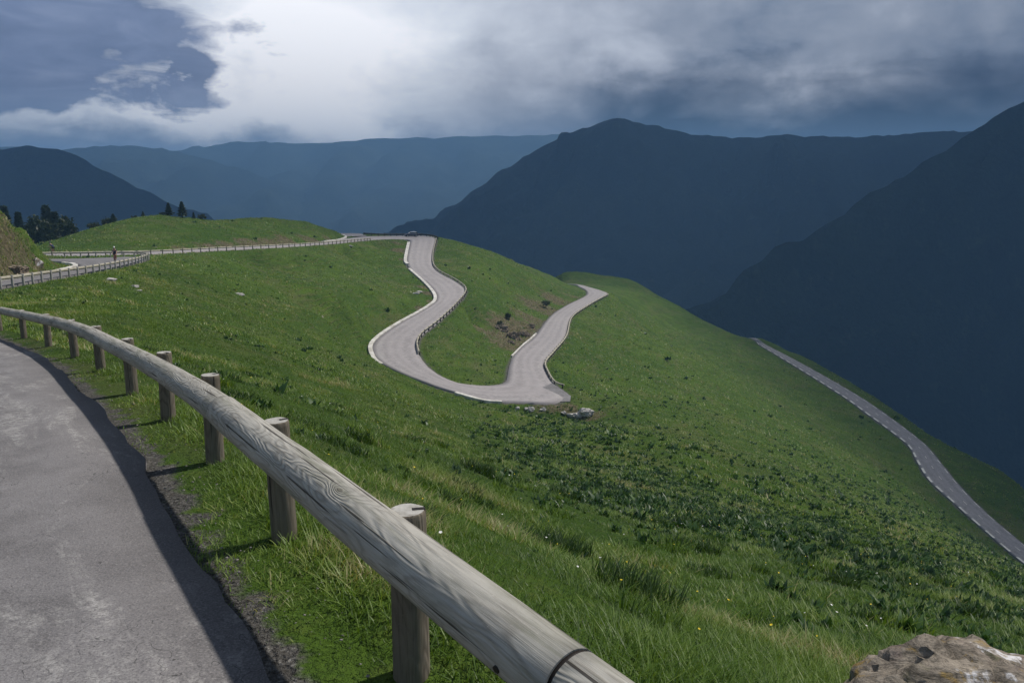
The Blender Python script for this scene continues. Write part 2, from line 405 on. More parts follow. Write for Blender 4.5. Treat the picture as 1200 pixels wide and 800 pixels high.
# B: along the foot of the knoll, left = far side
B_pairs = [(Pz(62, 297, -9.05), Pz(62, 300, -9.05)), (Pz(100, 296, -9.2), Pz(100, 299.5, -9.2)), (Pz(180, 294, -9.6), Pz(180, 297.5, -9.6)),
           (Pz(260, 290.1, -10.2), Pz(260, 293, -10.2)), (Pz(330, 286.9, -10.8), Pz(330, 289.5, -10.8)), (Pz(380, 283.5, -11.5), Pz(380, 286.2, -11.5)),
           (Pz(405, 279.6, -12.0), Pz(412, 283.3, -12.0)), (Pz(428, 277.0, -12.4), Pz(433, 281.2, -12.4)), (Pz(455, 276.4, -12.8), Pz(456, 280.3, -12.8)),
           (Pz(482, 276.0, -13.1), Pz(472, 280.6, -13.1)), (Pz(503, 276.8, -13.25), Pz(479, 281.4, -13.25))]
C_px = [((511, 280.5), (480.5, 284.0), -13.5), ((507, 300), (476.8, 304), -16.0), ((511, 315.5), (481.5, 316), -17.2), ((537, 331), (502.5, 334), -18.9),
        ((546, 341), (512, 348.5), -19.9), ((535.5, 356), (503, 359), -20.6), ((513.5, 377), (467, 379.5), -21.6), ((494.5, 392), (445, 394.5), -22.2),
        ((489, 403), (436.5, 405.7), -22.5), ((491, 415), (440.6, 419.5), -22.9), ((502, 430), (464, 434), -23.3), ((517, 440.5), (506, 450.5), -23.6),
        ((538, 448.7), (538, 460.5), -23.8), ((562, 451.3), (575, 469.5), -24.0), ((580, 451.0), (612, 471), -24.2), ((592, 447.5), (650, 471.5), -24.4),
        ((595, 437), (662, 461), -24.7), ((597, 428), (648, 447), -25.0), ((601.5, 417), (637.5, 426), -25.4), ((613, 405), (648, 412.6), -25.8),
        ((626, 394.7), (662, 394.7), -26.4), ((645.5, 370), (668.8, 372.7), -27.4), ((665, 357.0), (687, 359), -28.2), ((686, 346.5), (711.0, 345.5), -29.2),
        ((687, 340.5), (706, 341.0), -29.9), ((679, 336), (691, 336.5), -30.4), ((671, 333.0), (677, 333.2), -31.0)]
C_pairs = [(Pz(*l, z), Pz(*r, z)) for l, r, z in C_px]
C_pairs += [(np.array([12.0, 284, -32.5]), np.array([16.5, 286.5, -32.5])), (np.array([10, 300, -34]), np.array([15.5, 302, -34]))]
E_px = [(878, 884, 396, -46.6), (890, 898, 404, -47.3), (915, 927, 419, -48.5), (952.5, 969, 442, -50), (990, 1010, 466, -51.3), (1016, 1038, 485, -52.3), (1042, 1064, 504, -53.2),
        (1064, 1086, 522, -54.0), (1074.5, 1102, 541, -54.8), (1088, 1119, 562, -55.6), (1114, 1141, 586, -56.6), (1147.5, 1174, 616, -57.8), (1196, 1225, 657, -59.3), (1275, 1308, 715, -61.0)]
E_pairs = [(np.array([84, 305, -58.0]), np.array([89, 307, -58.0]))] + [(Pz(r, v, z), Pz(l, v, z))[::-1] for l, r, v, z in E_px]
# for the carving only the order (left, right) of each pair matters for the strip

def strip(pairs, step):
    a = catmull(np.hstack([np.array([p[0] for p in pairs]), np.array([p[1] for p in pairs])]), step)
    return a[:, :3], a[:, 3:]
A_l, A_r = strip(A_pairs, 0.3)
BC = B_pairs + C_pairs
joinB = [(np.array([-80, 118.5, -8.95]), np.array([-78, 112.6, -8.95]))]
B_l, B_r = strip(joinB + BC, 0.9)
E_l, E_r = strip(E_pairs, 1.0)
# lay-by behind the end of the knoll
K_l, K_r = strip([(Pz(404, 277.2, -12.15), Pz(430, 276.6, -12.3)), (Pz(403, 275.6, -12.2), Pz(426, 274.7, -12.4)), (np.array([-53, 243, -12.3]), np.array([-47, 247, -12.5]))], 0.9)
strips = [(A_l, A_r), (B_l, B_r), (E_l, E_r), (K_l, K_r)]

# ------------------------------------------------------------------ ground sheet
ctrl = []
def c(*p): ctrl.append(np.array(p, float))
def cpx(u, v, d): ctrl.append(P(u, v, d))
for l, r in strips:
    for k in range(0, len(l), 7):
        ctrl.append(l[k]); ctrl.append(r[k])
for p in near_posts[1:] + link: ctrl.append(p + np.array([0, 0, 0.0]))
# steep grass below the log rail
for u, v, d in [(640, 640, 8.6), (600, 560, 20), (600, 520, 36), (600, 487, 74), (480, 520, 21), (500, 482, 58), (420, 470, 32), (400, 430, 57), (300, 430, 28), (300, 400, 47), (300, 350, 92),
                (300, 312, 146), (400, 300, 184), (400, 350, 118), (350, 330, 118), (200, 400, 30), (200, 370, 47), (100, 340, 50.5), (100, 362, 33), (30, 349, 41), (30, 362, 32), (205, 322, 82), (236, 344, 74),
                (265, 318, 122), (150, 345, 54), (190, 306, 95), (240, 300, 128), (445, 290, 207), (440, 340, 140), (420, 385, 96), (465, 300, 197), (468, 330, 166), (490, 345, 152),
                (800, 680, 8.4), (800, 600, 21), (800, 520, 58), (800, 450, 138), (740, 420, 150), (720, 480, 88), (1000, 700, 9.3), (1000, 640, 21), (1000, 590, 66), (940, 520, 118), (900, 460, 172),
                (1000, 800, 4.75), (1100, 800, 5.1), (1200, 800, 5.4), (900, 790, 4.2), (1150, 720, 10.5), (1150, 680, 30), (1100, 640, 62), (860, 410, 222), (830, 395, 236), (1050, 560, 124),
                (550, 400, 126), (560, 432, 109), (545, 375, 146), (560, 330, 178), (590, 350, 176), (600, 385, 152), (620, 372, 166), (640, 350, 204), (655, 340, 226),
                (530, 292, 212), (560, 299, 208), (600, 311, 212), (640, 329, 226), (560, 310, 196),
                (690, 370, 186), (680, 400, 150), (700, 440, 116), (660, 480, 88), (720, 350, 236), (760, 390, 210), (700, 326, 296), (660, 321, 300), (740, 329, 300), (800, 362, 277), (845, 385, 262), (780, 380, 240),
                (1125, 538, 178), (1195, 573, 166), (1090, 518, 194), (1030, 480, 222), (960, 432, 242)]:
    cpx(u, v, d)
# knoll
for u, v, d in [(104, 269, 152), (150, 258, 160), (84, 277, 150), (200, 254, 165), (260, 259, 176), (330, 257, 196), (365, 262, 206), (392, 271, 214), (150, 281, 140), (250, 275, 157), (330, 273, 176), (60, 288, 142), (40, 291, 150), (50, 287, 165), (390, 279, 205), (220, 287.5, 140)]:
    cpx(u, v, d)
for p in [(-95, 200, -19), (-60, 215, -12), (-60, 240, -20), (-110, 165, -12), (-45, 270, -30), (-20, 268, -26), (0, 262, -25), (12, 252, -26), (-120, 240, -24), (-30, 300, -44), (5, 320, -44), (40, 350, -48), (70, 330, -60), (85, 300, -60), (100, 270, -70),
          (-80, 300, -50), (120, 240, -84), (130, 200, -92), (125, 160, -84), (120, 120, -78), (110, 90, -65), (90, 60, -46), (60, 30, -25), (45, 10, -15), (30, -10, -8), (45, -30, -10), (100, 10, -33),
          (-60, -25, 14), (-40, -10, 8), (-30, 5, 4), (-38, 22, 2), (-52, 38, 2), (-58, 60, 1), (-75, 75, 0), (-70, 50, 3), (-100, 90, -2), (-110, 130, -7), (-130, 60, 8), (-120, 0, 22), (-15, -25, 3), (10, -40, 1.5), (-7, -8, -0.9), (-14, 8, -1.2),
          (-140, 180, -8), (160, 150, -120), (160, 60, -85), (160, -20, -50), (-60, 350, -80), (60, 400, -95), (160, 280, -110), (-150, 280, -40)]:
    c(*p)
# bank inside the bend on the left
for u, v, d in [(0, 259, 67), (14, 264, 68.5), (28, 274, 71), (42, 286, 74.5), (58, 297.5, 79), (0, 292, 61.5), (25, 297, 66), (50, 305, 74), (68, 305, 82), (40, 300, 84)]:
    cpx(u, v, d)
ctrl = np.array(ctrl)
# merge points that nearly coincide
keep = []
for i, p in enumerate(ctrl):
    if all(np.hypot(*(p[:2] - ctrl[j][:2])) > 0.6 for j in keep): keep.append(i)
ctrl = ctrl[keep]
def tps_kernel(r2): return 0.5 * r2 * np.log(r2 + 1e-9)
xy = ctrl[:, :2] / 100.0
n = len(xy)
r2 = ((xy[:, None] - xy[None]) ** 2).sum(-1)
K = tps_kernel(r2) + np.eye(n) * 2e-5
Pm = np.hstack([np.ones((n, 1)), xy])
Amat = np.zeros((n + 3, n + 3)); Amat[:n, :n] = K; Amat[:n, n:] = Pm; Amat[n:, :n] = Pm.T
sol = np.linalg.solve(Amat, np.concatenate([ctrl[:, 2], np.zeros(3)]))
def tps(x, y):
    out = np.empty(x.size); q = np.stack([x.ravel(), y.ravel()], 1) / 100.0
    for s in range(0, len(q), 20000):
        qq = q[s:s + 20000]
        rr = ((qq[:, None] - xy[None]) ** 2).sum(-1)
        out[s:s + 20000] = tps_kernel(rr) @ sol[:n] + sol[n] + qq @ sol[n + 1:]
    return out.reshape(x.shape)

def axis(*segs):
    out = [segs[0][0]]
    for a, b, st in segs:
        k = max(1, int(round((b - a) / st))); out += list(a + (b - a) * (np.arange(1, k + 1) / k))
    return np.array(out)
gx = axis((-420, -170, 14), (-170, -100, 3), (-100, -48, 1.0), (-48, -16, 0.55), (-16, 14, 0.25), (14, 45, 0.6), (45, 110, 0.8), (110, 170, 3), (170, 420, 14))
gy = axis((-160, -30, 10), (-30, -4, 1.2), (-4, 22, 0.25), (22, 60, 0.5), (60, 135, 0.6), (135, 290, 0.9), (290, 350, 3), (350, 640, 14))
GX, GY = np.meshgrid(gx, gy)
inside = (GX > -150) & (GX < 165) & (GY > -45) & (GY < 400)
Z = tps(np.clip(GX, -150, 165), np.clip(GY, -45, 400))
# outside the surveyed part the flank simply runs down into the valley (uphill behind the camera)
ox = np.maximum(0, GX - 165); oy = np.maximum(0, GY - 400); ol = np.maximum(0, -150 - GX); ob = np.maximum(0, -45 - GY)
Z = Z - ox * 0.62 - oy * 0.62 - ol * np.where(GY > 120, 0.45, -0.15) + ob * 0.15
# nearest road sample for every ground point
cent = np.vstack([(l + r) / 2 for l, r in strips]); half = np.concatenate([np.hypot(*(l - r)[:, :2].T) / 2 for l, r in strips])
Ls = np.vstack([l for l, r in strips]); Rs = np.vstack([r for l, r in strips])
sid = np.concatenate([np.full(len(l), i) for i, (l, r) in enumerate(strips)])
def road_dist(x, y):
    """distance outside the nearest road edge (<0 on the road), road level there, strip index"""
    q = np.stack([x.ravel(), y.ravel()], 1); D = np.empty(len(q)); ZR = np.empty(len(q)); SI = np.empty(len(q), int)
    ab = (Rs - Ls)[:, :2]; L2 = (ab ** 2).sum(1)
    for s in range(0, len(q), 4000):
        qq = q[s:s + 4000]
        t = ((qq[:, None] - Ls[None, :, :2]) * ab[None]).sum(-1) / L2
        tc_ = np.clip(t, 0, 1)
        foot = Ls[None, :, :2] + ab[None] * tc_[..., None]
        dd = np.hypot(qq[:, None, 0] - foot[..., 0], qq[:, None, 1] - foot[..., 1])
        k = dd.argmin(1); ar = np.arange(len(qq))
        D[s:s + 4000] = dd[ar, k]
        ZR[s:s + 4000] = Ls[k, 2] + (Rs[k, 2] - Ls[k, 2]) * tc_[ar, k]
        SI[s:s + 4000] = sid[k]
    return D.reshape(x.shape), ZR.reshape(x.shape), SI.reshape(x.shape)
coarse = cent[::8]
cd_ = np.full(GX.shape, 999.0); ci = np.where(inside)
cdv = np.full(len(ci[0]), 999.0)
for q_ in coarse: cdv = np.minimum(cdv, np.hypot(GX[ci] - q_[0], GY[ci] - q_[1]))
cd_[ci] = cdv
near_mask = cd_ < 17
D = np.full(GX.shape, 999.0); ZR = np.zeros(GX.shape); SI = np.zeros(GX.shape, int)
D[near_mask], ZR[near_mask], SI[near_mask] = road_dist(GX[near_mask], GY[near_mask])
dist_cam = np.hypot(GX, GY)
amp = np.clip(dist_cam / 60, 0.06, 1.0) * sstep(0.8, 7, D)
Z = Z + amp * (0.55 * fbm(GX * 0.11, GY * 0.11, 4) + 0.22 * fbm(GX * 0.5, GY * 0.5, 3) * np.clip(dist_cam / 40, 0.35, 1)) + 0.05 * fbm(GX * 1.7, GY * 1.7, 2) * sstep(0.5, 2, D)
lo = np.where(dist_cam < 35, 0.25, 0.9); bl = np.where(dist_cam < 35, 1.2, 2.6)
# the bank falls away from the outer edge of the hairpin towards the viewer
fy_ = np.interp(GX, [-24, -19, -16, -12, -8, 0, 6, 10, 16], [118, 116, 112, 104, 98.5, 93.5, 93, 97, 100])
wcap = (1 - sstep(5, 13, D)) * sstep(-27, -19, GX) * (1 - sstep(6, 15, GX)) * sstep(76, 82, GY) * (1 - sstep(-1.5, 1.5, GY - fy_)) * (SI == 1) * (D > 0)
Z = Z * (1 - wcap) + np.minimum(Z, ZR - 0.35 - 0.22 * D) * wcap
w = 1 - sstep(0, 1, (D - lo) / bl)
sink = np.where(dist_cam < 35, 0.035, 0.16)
Z = Z * (1 - w) + (ZR - sink * (D < lo + 0.3) - 0.02) * w

# soil where the banks were cut, gravel on the verge
soil = np.zeros(GX.shape)
def soil_at(p, r, a=1.0):
    global soil
    soil = np.maximum(soil, a * np.exp(-((GX - p[0]) ** 2 + (GY - p[1]) ** 2) / (r * r)))
def at_px_z(u, v, d): return P(u, v, d)
for u, v, d, r, a in [(10, 290, 62, 5, .75), (25, 300, 66, 5, .8), (0, 305, 59, 5, .85), (45, 305, 72, 4.5, .72), (15, 270, 69, 4, .62), (60, 305, 79, 3, .6),
                      (606, 395, 140, 8.5, 1.25), (620, 382, 152, 8.5, 1.2), (630, 372, 166, 7, 1.0), (642, 358, 186, 9, .95), (658, 350, 205, 8, .85), (598, 405, 132, 5, .9), (668, 345, 222, 6, .7),
                      (508, 340, 156, 3.0, 1.0), (512, 350, 149, 2.6, .9), (500, 358, 143, 2.6, .9), (497, 332, 162, 2.6, .8), (485, 369, 136, 2, .8), (472, 290, 205, 4.5, 1.0), (477, 300, 193, 3, .8), (466, 285, 214, 3, .7),
                      (345, 283, 172, 5, 1.0), (320, 285, 166, 4.5, .95), (295, 286.5, 160, 4.5, .9), (370, 281, 186, 5, 1.1), (395, 279.5, 200, 5, .9), (270, 288, 154, 4, .85), (245, 289.5, 149, 4, .8), (215, 291, 141, 3.5, .7),
                      (690, 480, 89, 2.5, .9), (640, 477, 90, 2.5, .8), (600, 475, 91, 2.0, .7), (665, 478, 90, 2.5, .8), (440, 430, 106, 2, .6)]:
    soil_at(P(u, v, d), r, a)
cut = sstep(0.55, 1.0, soil) * sstep(0.6, 2.5, D)
Z = Z + cut * (0.95 * fbm(GX * 0.33, GY * 0.33, 4, 0.6) + 0.5 * np.abs(fbm(GX * 0.9 + 4, GY * 0.9, 3, 0.6)) - 0.15)
bank = np.exp(-((GX + 45) ** 2 / 60 + (GY - 69) ** 2 / 120)) * sstep(1.0, 3.5, D)
Z = Z + bank * (1.5 * fbm(GX * 0.42 + 7, GY * 0.42, 4, 0.62) - 0.7 * np.abs(fbm(GX * 1.1 + 2, GY * 1.1, 3, 0.6)))
verge = np.where(SI == 0, 1.1 * (1 - sstep(0.04, 0.38, D)), 0.75 * (1 - sstep(0.0, 1.4, D)))
verge *= (D < 50)

def grid_z(x, y):
    x = np.asarray(x, float); y = np.asarray(y, float)
    i = np.clip(np.searchsorted(gx, x) - 1, 0, len(gx) - 2); j = np.clip(np.searchsorted(gy, y) - 1, 0, len(gy) - 2)
    fx = (x - gx[i]) / (gx[i + 1] - gx[i]); fy = (y - gy[j]) / (gy[j + 1] - gy[j])
    return (Z[j, i] * (1 - fx) + Z[j, i + 1] * fx) * (1 - fy) + (Z[j + 1, i] * (1 - fx) + Z[j + 1, i + 1] * fx) * fy
def grid_val(A, x, y):
    i = np.clip(np.searchsorted(gx, x) - 1, 0, len(gx) - 2); j = np.clip(np.searchsorted(gy, y) - 1, 0, len(gy) - 2)
    return A[j, i]

def build_grid(name, X, Y, Zz, mat, attrs=()):
    ny, nx = X.shape
    me = bpy.data.meshes.new(name)
    V = np.stack([X, Y, Zz], -1).reshape(-1, 3)
    idx = np.arange(nx * ny).reshape(ny, nx)
    q = np.stack([idx[:-1, :-1], idx[:-1, 1:], idx[1:, 1:], idx[1:, :-1]], -1).reshape(-1, 4)
    me.vertices.add(len(V)); me.vertices.foreach_set('co', V.reshape(-1).astype(np.float32))
    me.loops.add(q.size); me.loops.foreach_set('vertex_index', q.reshape(-1).astype(np.int32))
    me.polygons.add(len(q)); me.polygons.foreach_set('loop_start', (np.arange(len(q)) * 4).astype(np.int32))
    me.update(calc_edges=True)
    me.polygons.foreach_set('use_smooth', np.ones(len(q), bool))
    for an, arr in attrs:
        at = me.attributes.new(an, 'FLOAT', 'POINT'); at.data.foreach_set('value', arr.reshape(-1).astype(np.float32))
    me.materials.append(mat)
    o = bpy.data.objects.new(name, me); COL.objects.link(o); return o
ground = build_grid('hillside', GX, GY, Z, M['ground'], (('soil', soil), ('verge', verge)))
tag(ground, 'steep green pasture falling away below the mountain road', 'hillside', kind='structure')

# ------------------------------------------------------------------ road surfaces
def road_mesh(name, l, r, mat, label):
    n = len(l); m_ = 9
    t = np.linspace(0, 1, m_)
    w_ = np.linalg.norm(r - l, axis=1)
    V = []; UV = []
    s = np.concatenate([[0], np.cumsum(np.linalg.norm(np.diff((l + r) / 2, axis=0), axis=1))])
    rag = fbm(s * 0.9, s * 0.0 + 3.3, 4, 0.7) * 0.12
    rag2 = fbm(s * 0.8, s * 0.0 + 9.7, 5, 0.6) * 0.10
    for i in range(n):
        d = (r[i] - l[i]) / w_[i]
        a = l[i] + d * rag[i]; b = r[i] + d * rag2[i]
        V.append(a - d * 0.05 + np.array([0, 0, -0.4])); UV.append((0, s[i]))
        for k in range(m_):
            p = a + (b - a) * t[k]; p = p + np.array([0, 0, 0.05 * (1 - (2 * t[k] - 1) ** 2)])
            V.append(p); UV.append((t[k], s[i]))
        V.append(b + d * 0.05 + np.array([0, 0, -0.4])); UV.append((1, s[i]))
    c_ = m_ + 2
    F_ = []
    for i in range(n - 1):
        for k in range(c_ - 1):
            F_.append((i * c_ + k, i * c_ + k + 1, (i + 1) * c_ + k + 1, (i + 1) * c_ + k))
    o = mesh_obj(name, V, F_, mat, smooth=True)
    uv = o.data.uv_layers.new(name='UVMap')
    li = np.empty(len(o.data.loops), np.int32); o.data.loops.foreach_get('vertex_index', li)
    uv.data.foreach_set('uv', np.array(UV)[li].reshape(-1).astype(np.float32))
    tag(o, label, 'road', kind='structure'); return o
road_mesh('road', A_l, A_r, M['road'], 'worn grey mountain road beside the near log rail')
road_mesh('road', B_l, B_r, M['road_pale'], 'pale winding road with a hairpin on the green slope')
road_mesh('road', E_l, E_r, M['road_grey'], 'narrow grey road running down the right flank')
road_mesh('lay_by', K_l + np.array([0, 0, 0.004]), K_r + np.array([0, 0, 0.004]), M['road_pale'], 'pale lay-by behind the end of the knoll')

# apron of old tarmac at the hairpin
def patch(name, px, z, mat, label):
    pts = [Pz(u, v, z) for u, v in px]
    top = [p + np.array([0, 0, 0.03]) for p in pts]; bot = [p - np.array([0, 0, 0.8]) for p in pts]
    k = len(pts)
    F_ = [tuple(range(k))] + [(i, k + i, k + (i + 1) % k, (i + 1) % k) for i in range(k)]
    o = mesh_obj(name, top + bot, F_, mat)
    o.data.uv_layers.new(name='UVMap')
    tag(o, label, 'road', kind='structure')
    return o
patch('lay_by', [(600, 470.5), (640, 471.2), (668, 470.5), (669, 464), (658, 456), (647, 449.0), (640, 452)], -24.62, M['road'], 'darker grey tarmac apron on the outside of the hairpin')

# kerbs ---------------------------------------------------------------
def resample(line, step):
    line = np.asarray(line, float); seg = np.linalg.norm(np.diff(line, axis=0), axis=1); s = np.concatenate([[0], np.cumsum(seg)])
    n = max(2, int(round(s[-1] / step)) + 1); q = np.linspace(0, s[-1], n)
    return np.stack([np.interp(q, s, line[:, k]) for k in range(3)], 1)
def kerb(line, width, h, mat, label, side=1):
    line = resample(line, 0.6); nn = left_normals(line) * side
    V = []; F_ = []
    jit = rng.normal(0, 0.012, len(line))
    for p, q, j in zip(line, nn, jit):
        for a, b in ((0, -0.3), (0, h + j), (0.04, h + 0.02 + j), (width - 0.04, h + 0.02 + j), (width, h + j), (width, -0.5)):
            V.append(p + q * a + np.array([0, 0, b]))
    for i in range(len(line) - 1):
        for k in range(5): F_.append((i * 6 + k, i * 6 + k + 1, i * 6 + 7 + k, i * 6 + 6 + k))
    F_.append((0, 1, 2, 3, 4, 5)); e = (len(line) - 1) * 6; F_.append((e + 5, e + 4, e + 3, e + 2, e + 1, e))
    o = mesh_obj('kerb', V, F_, mat)
    bm = bmesh.new(); bm.from_mesh(o.data); bmesh.ops.recalc_face_normals(bm, faces=bm.faces); bm.to_mesh(o.data); bm.free()
    tag(o, label, 'kerb', kind='structure'); return o
def edge_line(px_list, zs): return catmull([Pz(u, v, z) for (u, v), z in zip(px_list, zs)], 0.6)
Cl = [(r, z) for l, r, z in C_px]; Cr = [(l, z) for l, r, z in C_px]
kerb(edge_line([a for a, z in Cl[0:2]] + [(479.5, 309.5)], [z for a, z in Cl[0:2]] + [-16.55]), 0.75, 0.16, M['kerb'], 'white kerb along the left of the upper winding road', -1)
kerb(edge_line([(481.3, 315)] + [a for a, z in Cl[3:10]] + [(449.5, 427.0)], [-17.15] + [z for a, z in Cl[3:10]] + [-23.1]), 0.62, 0.16, M['kerb'], 'long white kerb round the outside of the winding bend', -1)
kerb(edge_line([(536, 459.8), (555, 465.2), (571, 469.0), (588, 470.2)], [-23.8, -23.9, -23.98, -24.1]), 0.5, 0.12, M['kerb'], 'short white kerb at the bottom of the hairpin', -1)
kerb(edge_line([(600.5, 417.5), (613, 405), (622, 397.5), (629, 391)], [-25.4, -25.8, -26.2, -26.5]), 0.28, 0.12, M['kerb'], 'thin pale kerb below the brown rock cutting', 1)
kerb(edge_line([(-30, 334), (0, 329.3), (40, 323.3), (75, 316.3), (91, 311.9), (87, 309.3), (77, 308.2)], [-6.15, -6.4, -6.75, -7.2, -7.5, -7.7, -7.9]), 0.45, 0.12, M['kerb'], 'white kerb at the foot of the left bank', 1)
kerb(edge_line([(380, 283.3), (396, 281.6), (404.5, 279.6), (406.5, 277.6), (403, 275.6)], [-11.5, -11.8, -12.0, -12.1, -12.2]), 0.7, 0.22, M['kerb'], 'white kerb curling round the end of the knoll', 1)

# painted marks on the lower road: broken edge line and broken centre line
def ribbon_marks(name, l, r, t0, t1, s_on, s_off, label, start=0.0):
    mid = (l + r) / 2
    s = np.concatenate([[0], np.cumsum(np.linalg.norm(np.diff(mid, axis=0), axis=1))])
    V = []; F_ = []; q = start
    while q + s_on < s[-1]:
        ks = np.linspace(q, q + s_on, 4)
        b0 = len(V)
        for k in ks:
            a = np.array([np.interp(k, s, l[:, j]) for j in range(3)]); b = np.array([np.interp(k, s, r[:, j]) for j in range(3)])
            for t in (t0, t1):
                V.append(a + (b - a) * t + np.array([0, 0, 0.05 * (1 - (2 * t - 1) ** 2) + 0.012]))
        for i in range(3): F_.append((b0 + 2 * i, b0 + 2 * i + 1, b0 + 2 * i + 3, b0 + 2 * i + 2))
        q += s_on + s_off
    o = mesh_obj(name, V, F_, M['paint']); tag(o, label, 'road marking', kind='structure'); return o
ribbon_marks('road_marking', E_l, E_r, 0.02, 0.11, 2.4, 1.6, 'broken pale edge line on the lower right road')
ribbon_marks('road_marking', E_l, E_r, 0.49, 0.515, 1.3, 3.7, 'broken centre line on the lower right road')
ribbon_marks('road_marking', E_l, E_r, 0.93, 0.96, 2.0, 2.6, 'far broken edge line on the lower right road')

# ------------------------------------------------------------------ timber guard rails
def tube(line, radius, nseg=20, jitter=0.0, logco=True, cap=True, seed=0, taper=(1, 1)):
    """round bar along a line with a 'logco' coordinate that runs along the timber"""
    line = np.asarray(line, float); n_ = len(line)
    t = np.gradient(line, axis=0); t /= np.linalg.norm(t, axis=1)[:, None]
    up = np.array([0, 0, 1.0]) if abs(t[0][2]) < 0.9 else np.array([1.0, 0, 0])
    V = []; Cc = []
    s = np.concatenate([[0], np.cumsum(np.linalg.norm(np.diff(line, axis=0), axis=1))])
    off = seed * 7.31
    ang = np.arange(nseg) / nseg * 2 * math.pi
    for i in range(n_):
        a = np.cross(t[i], up); a /= np.linalg.norm(a); b = np.cross(a, t[i])
        f = i / (n_ - 1); rr = radius * (taper[0] * (1 - f) + taper[1] * f)
        dr = 1 + jitter * vnoise(np.full(nseg, s[i] * 1.3 + off), np.cos(ang) * 1.2 + 3.1 * seed) + jitter * 0.5 * vnoise(np.full(nseg, s[i] * 4 + off), np.sin(ang) * 2.2 + seed)
        for k in range(nseg):
            ca, sa = math.cos(ang[k]) * rr * dr[k], math.sin(ang[k]) * rr * dr[k]
            V.append(line[i] + a * ca + b * sa); Cc.append((s[i] + off, math.cos(ang[k]) * radius + off * 0.13, math.sin(ang[k]) * radius))
    F_ = [(i * nseg + k, i * nseg + (k + 1) % nseg, (i + 1) * nseg + (k + 1) % nseg, (i + 1) * nseg + k) for i in range(n_ - 1) for k in range(nseg)]
    if cap:
        F_.append(tuple(range(nseg))[::-1]); e = (n_ - 1) * nseg; F_.append(tuple(range(e, e + nseg)))
    return V, F_, Cc

def tube_obj(name, line, radius, mat, parent=None, **kw):
    V, F_, Cc = tube(line, radius, **kw)
    o = mesh_obj(name, V, F_, mat, None, smooth=True)
    if parent:
        o.parent = parent; o.matrix_parent_inverse = parent.matrix_world.inverted()
    at = o.data.attributes.new('logco', 'FLOAT_VECTOR', 'POINT'); at.data.foreach_set('vector', np.array(Cc, np.float32).reshape(-1))
    # crisp ends
    for p in list(o.data.polygons)[-2:]: p.use_smooth = False
    return o

def spline_at(line):
    line = catmull(line, 0.12); s = np.concatenate([[0], np.cumsum(np.linalg.norm(np.diff(line, axis=0), axis=1))])
    return s, (lambda q: np.stack([np.interp(q, s, line[:, k]) for k in range(3)], -1))

def parented(o, root):
    o.parent = root; o.matrix_parent_inverse = root.matrix_world.inverted(); return o

def make_post_mesh(h, r, notch, mat, capmat, seed, nseg=20):
    """upright round post, foot buried, slightly domed weathered top with a saw notch on one side"""
    bm = bmesh.new()
    rings = []
    zs = [-0.35, 0.0, h * 0.5, h - 0.03, h - 0.008, h]
    rs = [1.02, 1.02, 1.0, 1.0, 0.985, 0.93]
    rr = random.Random(seed)
    lean = [1 + rr.uniform(-.04, .04) for _ in range(nseg)]
    for z, f in zip(zs, rs):
        rings.append([bm.verts.new((r * f * lean[k] * math.cos(2 * math.pi * k / nseg), r * f * lean[k] * math.sin(2 * math.pi * k / nseg), z)) for k in range(nseg)])
    for a, b in zip(rings[:-1], rings[1:]):
        for k in range(nseg):
            f = bm.faces.new((a[k], a[(k + 1) % nseg], b[(k + 1) % nseg], b[k])); f.smooth = True
    top = bm.faces.new(rings[-1]); top.material_index = 1
    bm.faces.new(rings[0][::-1])
    if notch:
        pass
    me = bpy.data.meshes.new('post'); bm.to_mesh(me); bm.free()
    me.materials.append(mat); me.materials.append(capmat)
    at = me.attributes.new('logco', 'FLOAT_VECTOR', 'POINT')
    co = np.empty(len(me.vertices) * 3, np.float32); me.vertices.foreach_get('co', co); co = co.reshape(-1, 3)
    at.data.foreach_set('vector', np.stack([co[:, 2] + seed * 3.7, co[:, 0], co[:, 1]], 1).reshape(-1))
    return me

# near rail ------------------------------------------------------------
PH, RR, PR = 0.66, 0.101, 0.071
allnear = list(near_posts) + link + loop_posts_line[:1]
nrm_ = left_normals(np.array(allnear))
root = empty('guard_rail', near_posts[2])
bpy.context.view_layer.update()
tag(root, 'weathered round-log guard rail on stout posts beside the near road', 'guard rail')
post_pos = []
for i, (p, q) in enumerate(zip(near_posts, nrm_)):
    z = float(grid_z(p[0], p[1])) if i > 0 else p[2]
    post_pos.append(p)
# the rail bears on the road side of the posts
axisline = [p + q * 0.145 + np.array([0, 0, PH - 0.06]) for p, q in zip(allnear, nrm_)]
s_n, at_n = spline_at(axisline)
# joints between logs, read off along the rail
def s_of_px(u):
    q = np.linspace(0, s_n[-1], 3000); uu, vv = project(at_n(q)); ok = at_n(q)[:, 1] > 0.5
    return q[ok][np.abs(uu[ok] - u).argmin()]
joints = [0.0, s_of_px(668), s_of_px(262), s_of_px(66)]
while joints[-1] + 4.4 < s_n[-1]: joints.append(joints[-1] + 4.4)
joints.append(s_n[-1])
for k, (a, b) in enumerate(zip(joints[:-1], joints[1:])):
    g = 0.006
    q = np.linspace(a + g, b - g, max(4, int((b - a) / 0.10)))
    # chamfered ends
    ln = at_n(q)
    ch = ln[0] + (ln[-1] - ln[0]) * np.linspace(0, 1, len(ln))[:, None]
    ln = ln * 0.72 + ch * 0.28                      # straight logs, only eased at the joints
    lg = tube_obj('log', ln, RR * (1 + 0.03 * math.sin(k * 2.1)), M['wood'], root, nseg=40, jitter=0.035, seed=k + 1)
    # dark joint collar seen in the gap
    if k > 0:
        q2 = np.array([a - 0.012, a + 0.012])
        tube_obj('joint_gap', at_n(q2), RR * 0.965, M['hole'], lg, nseg=32, seed=k)
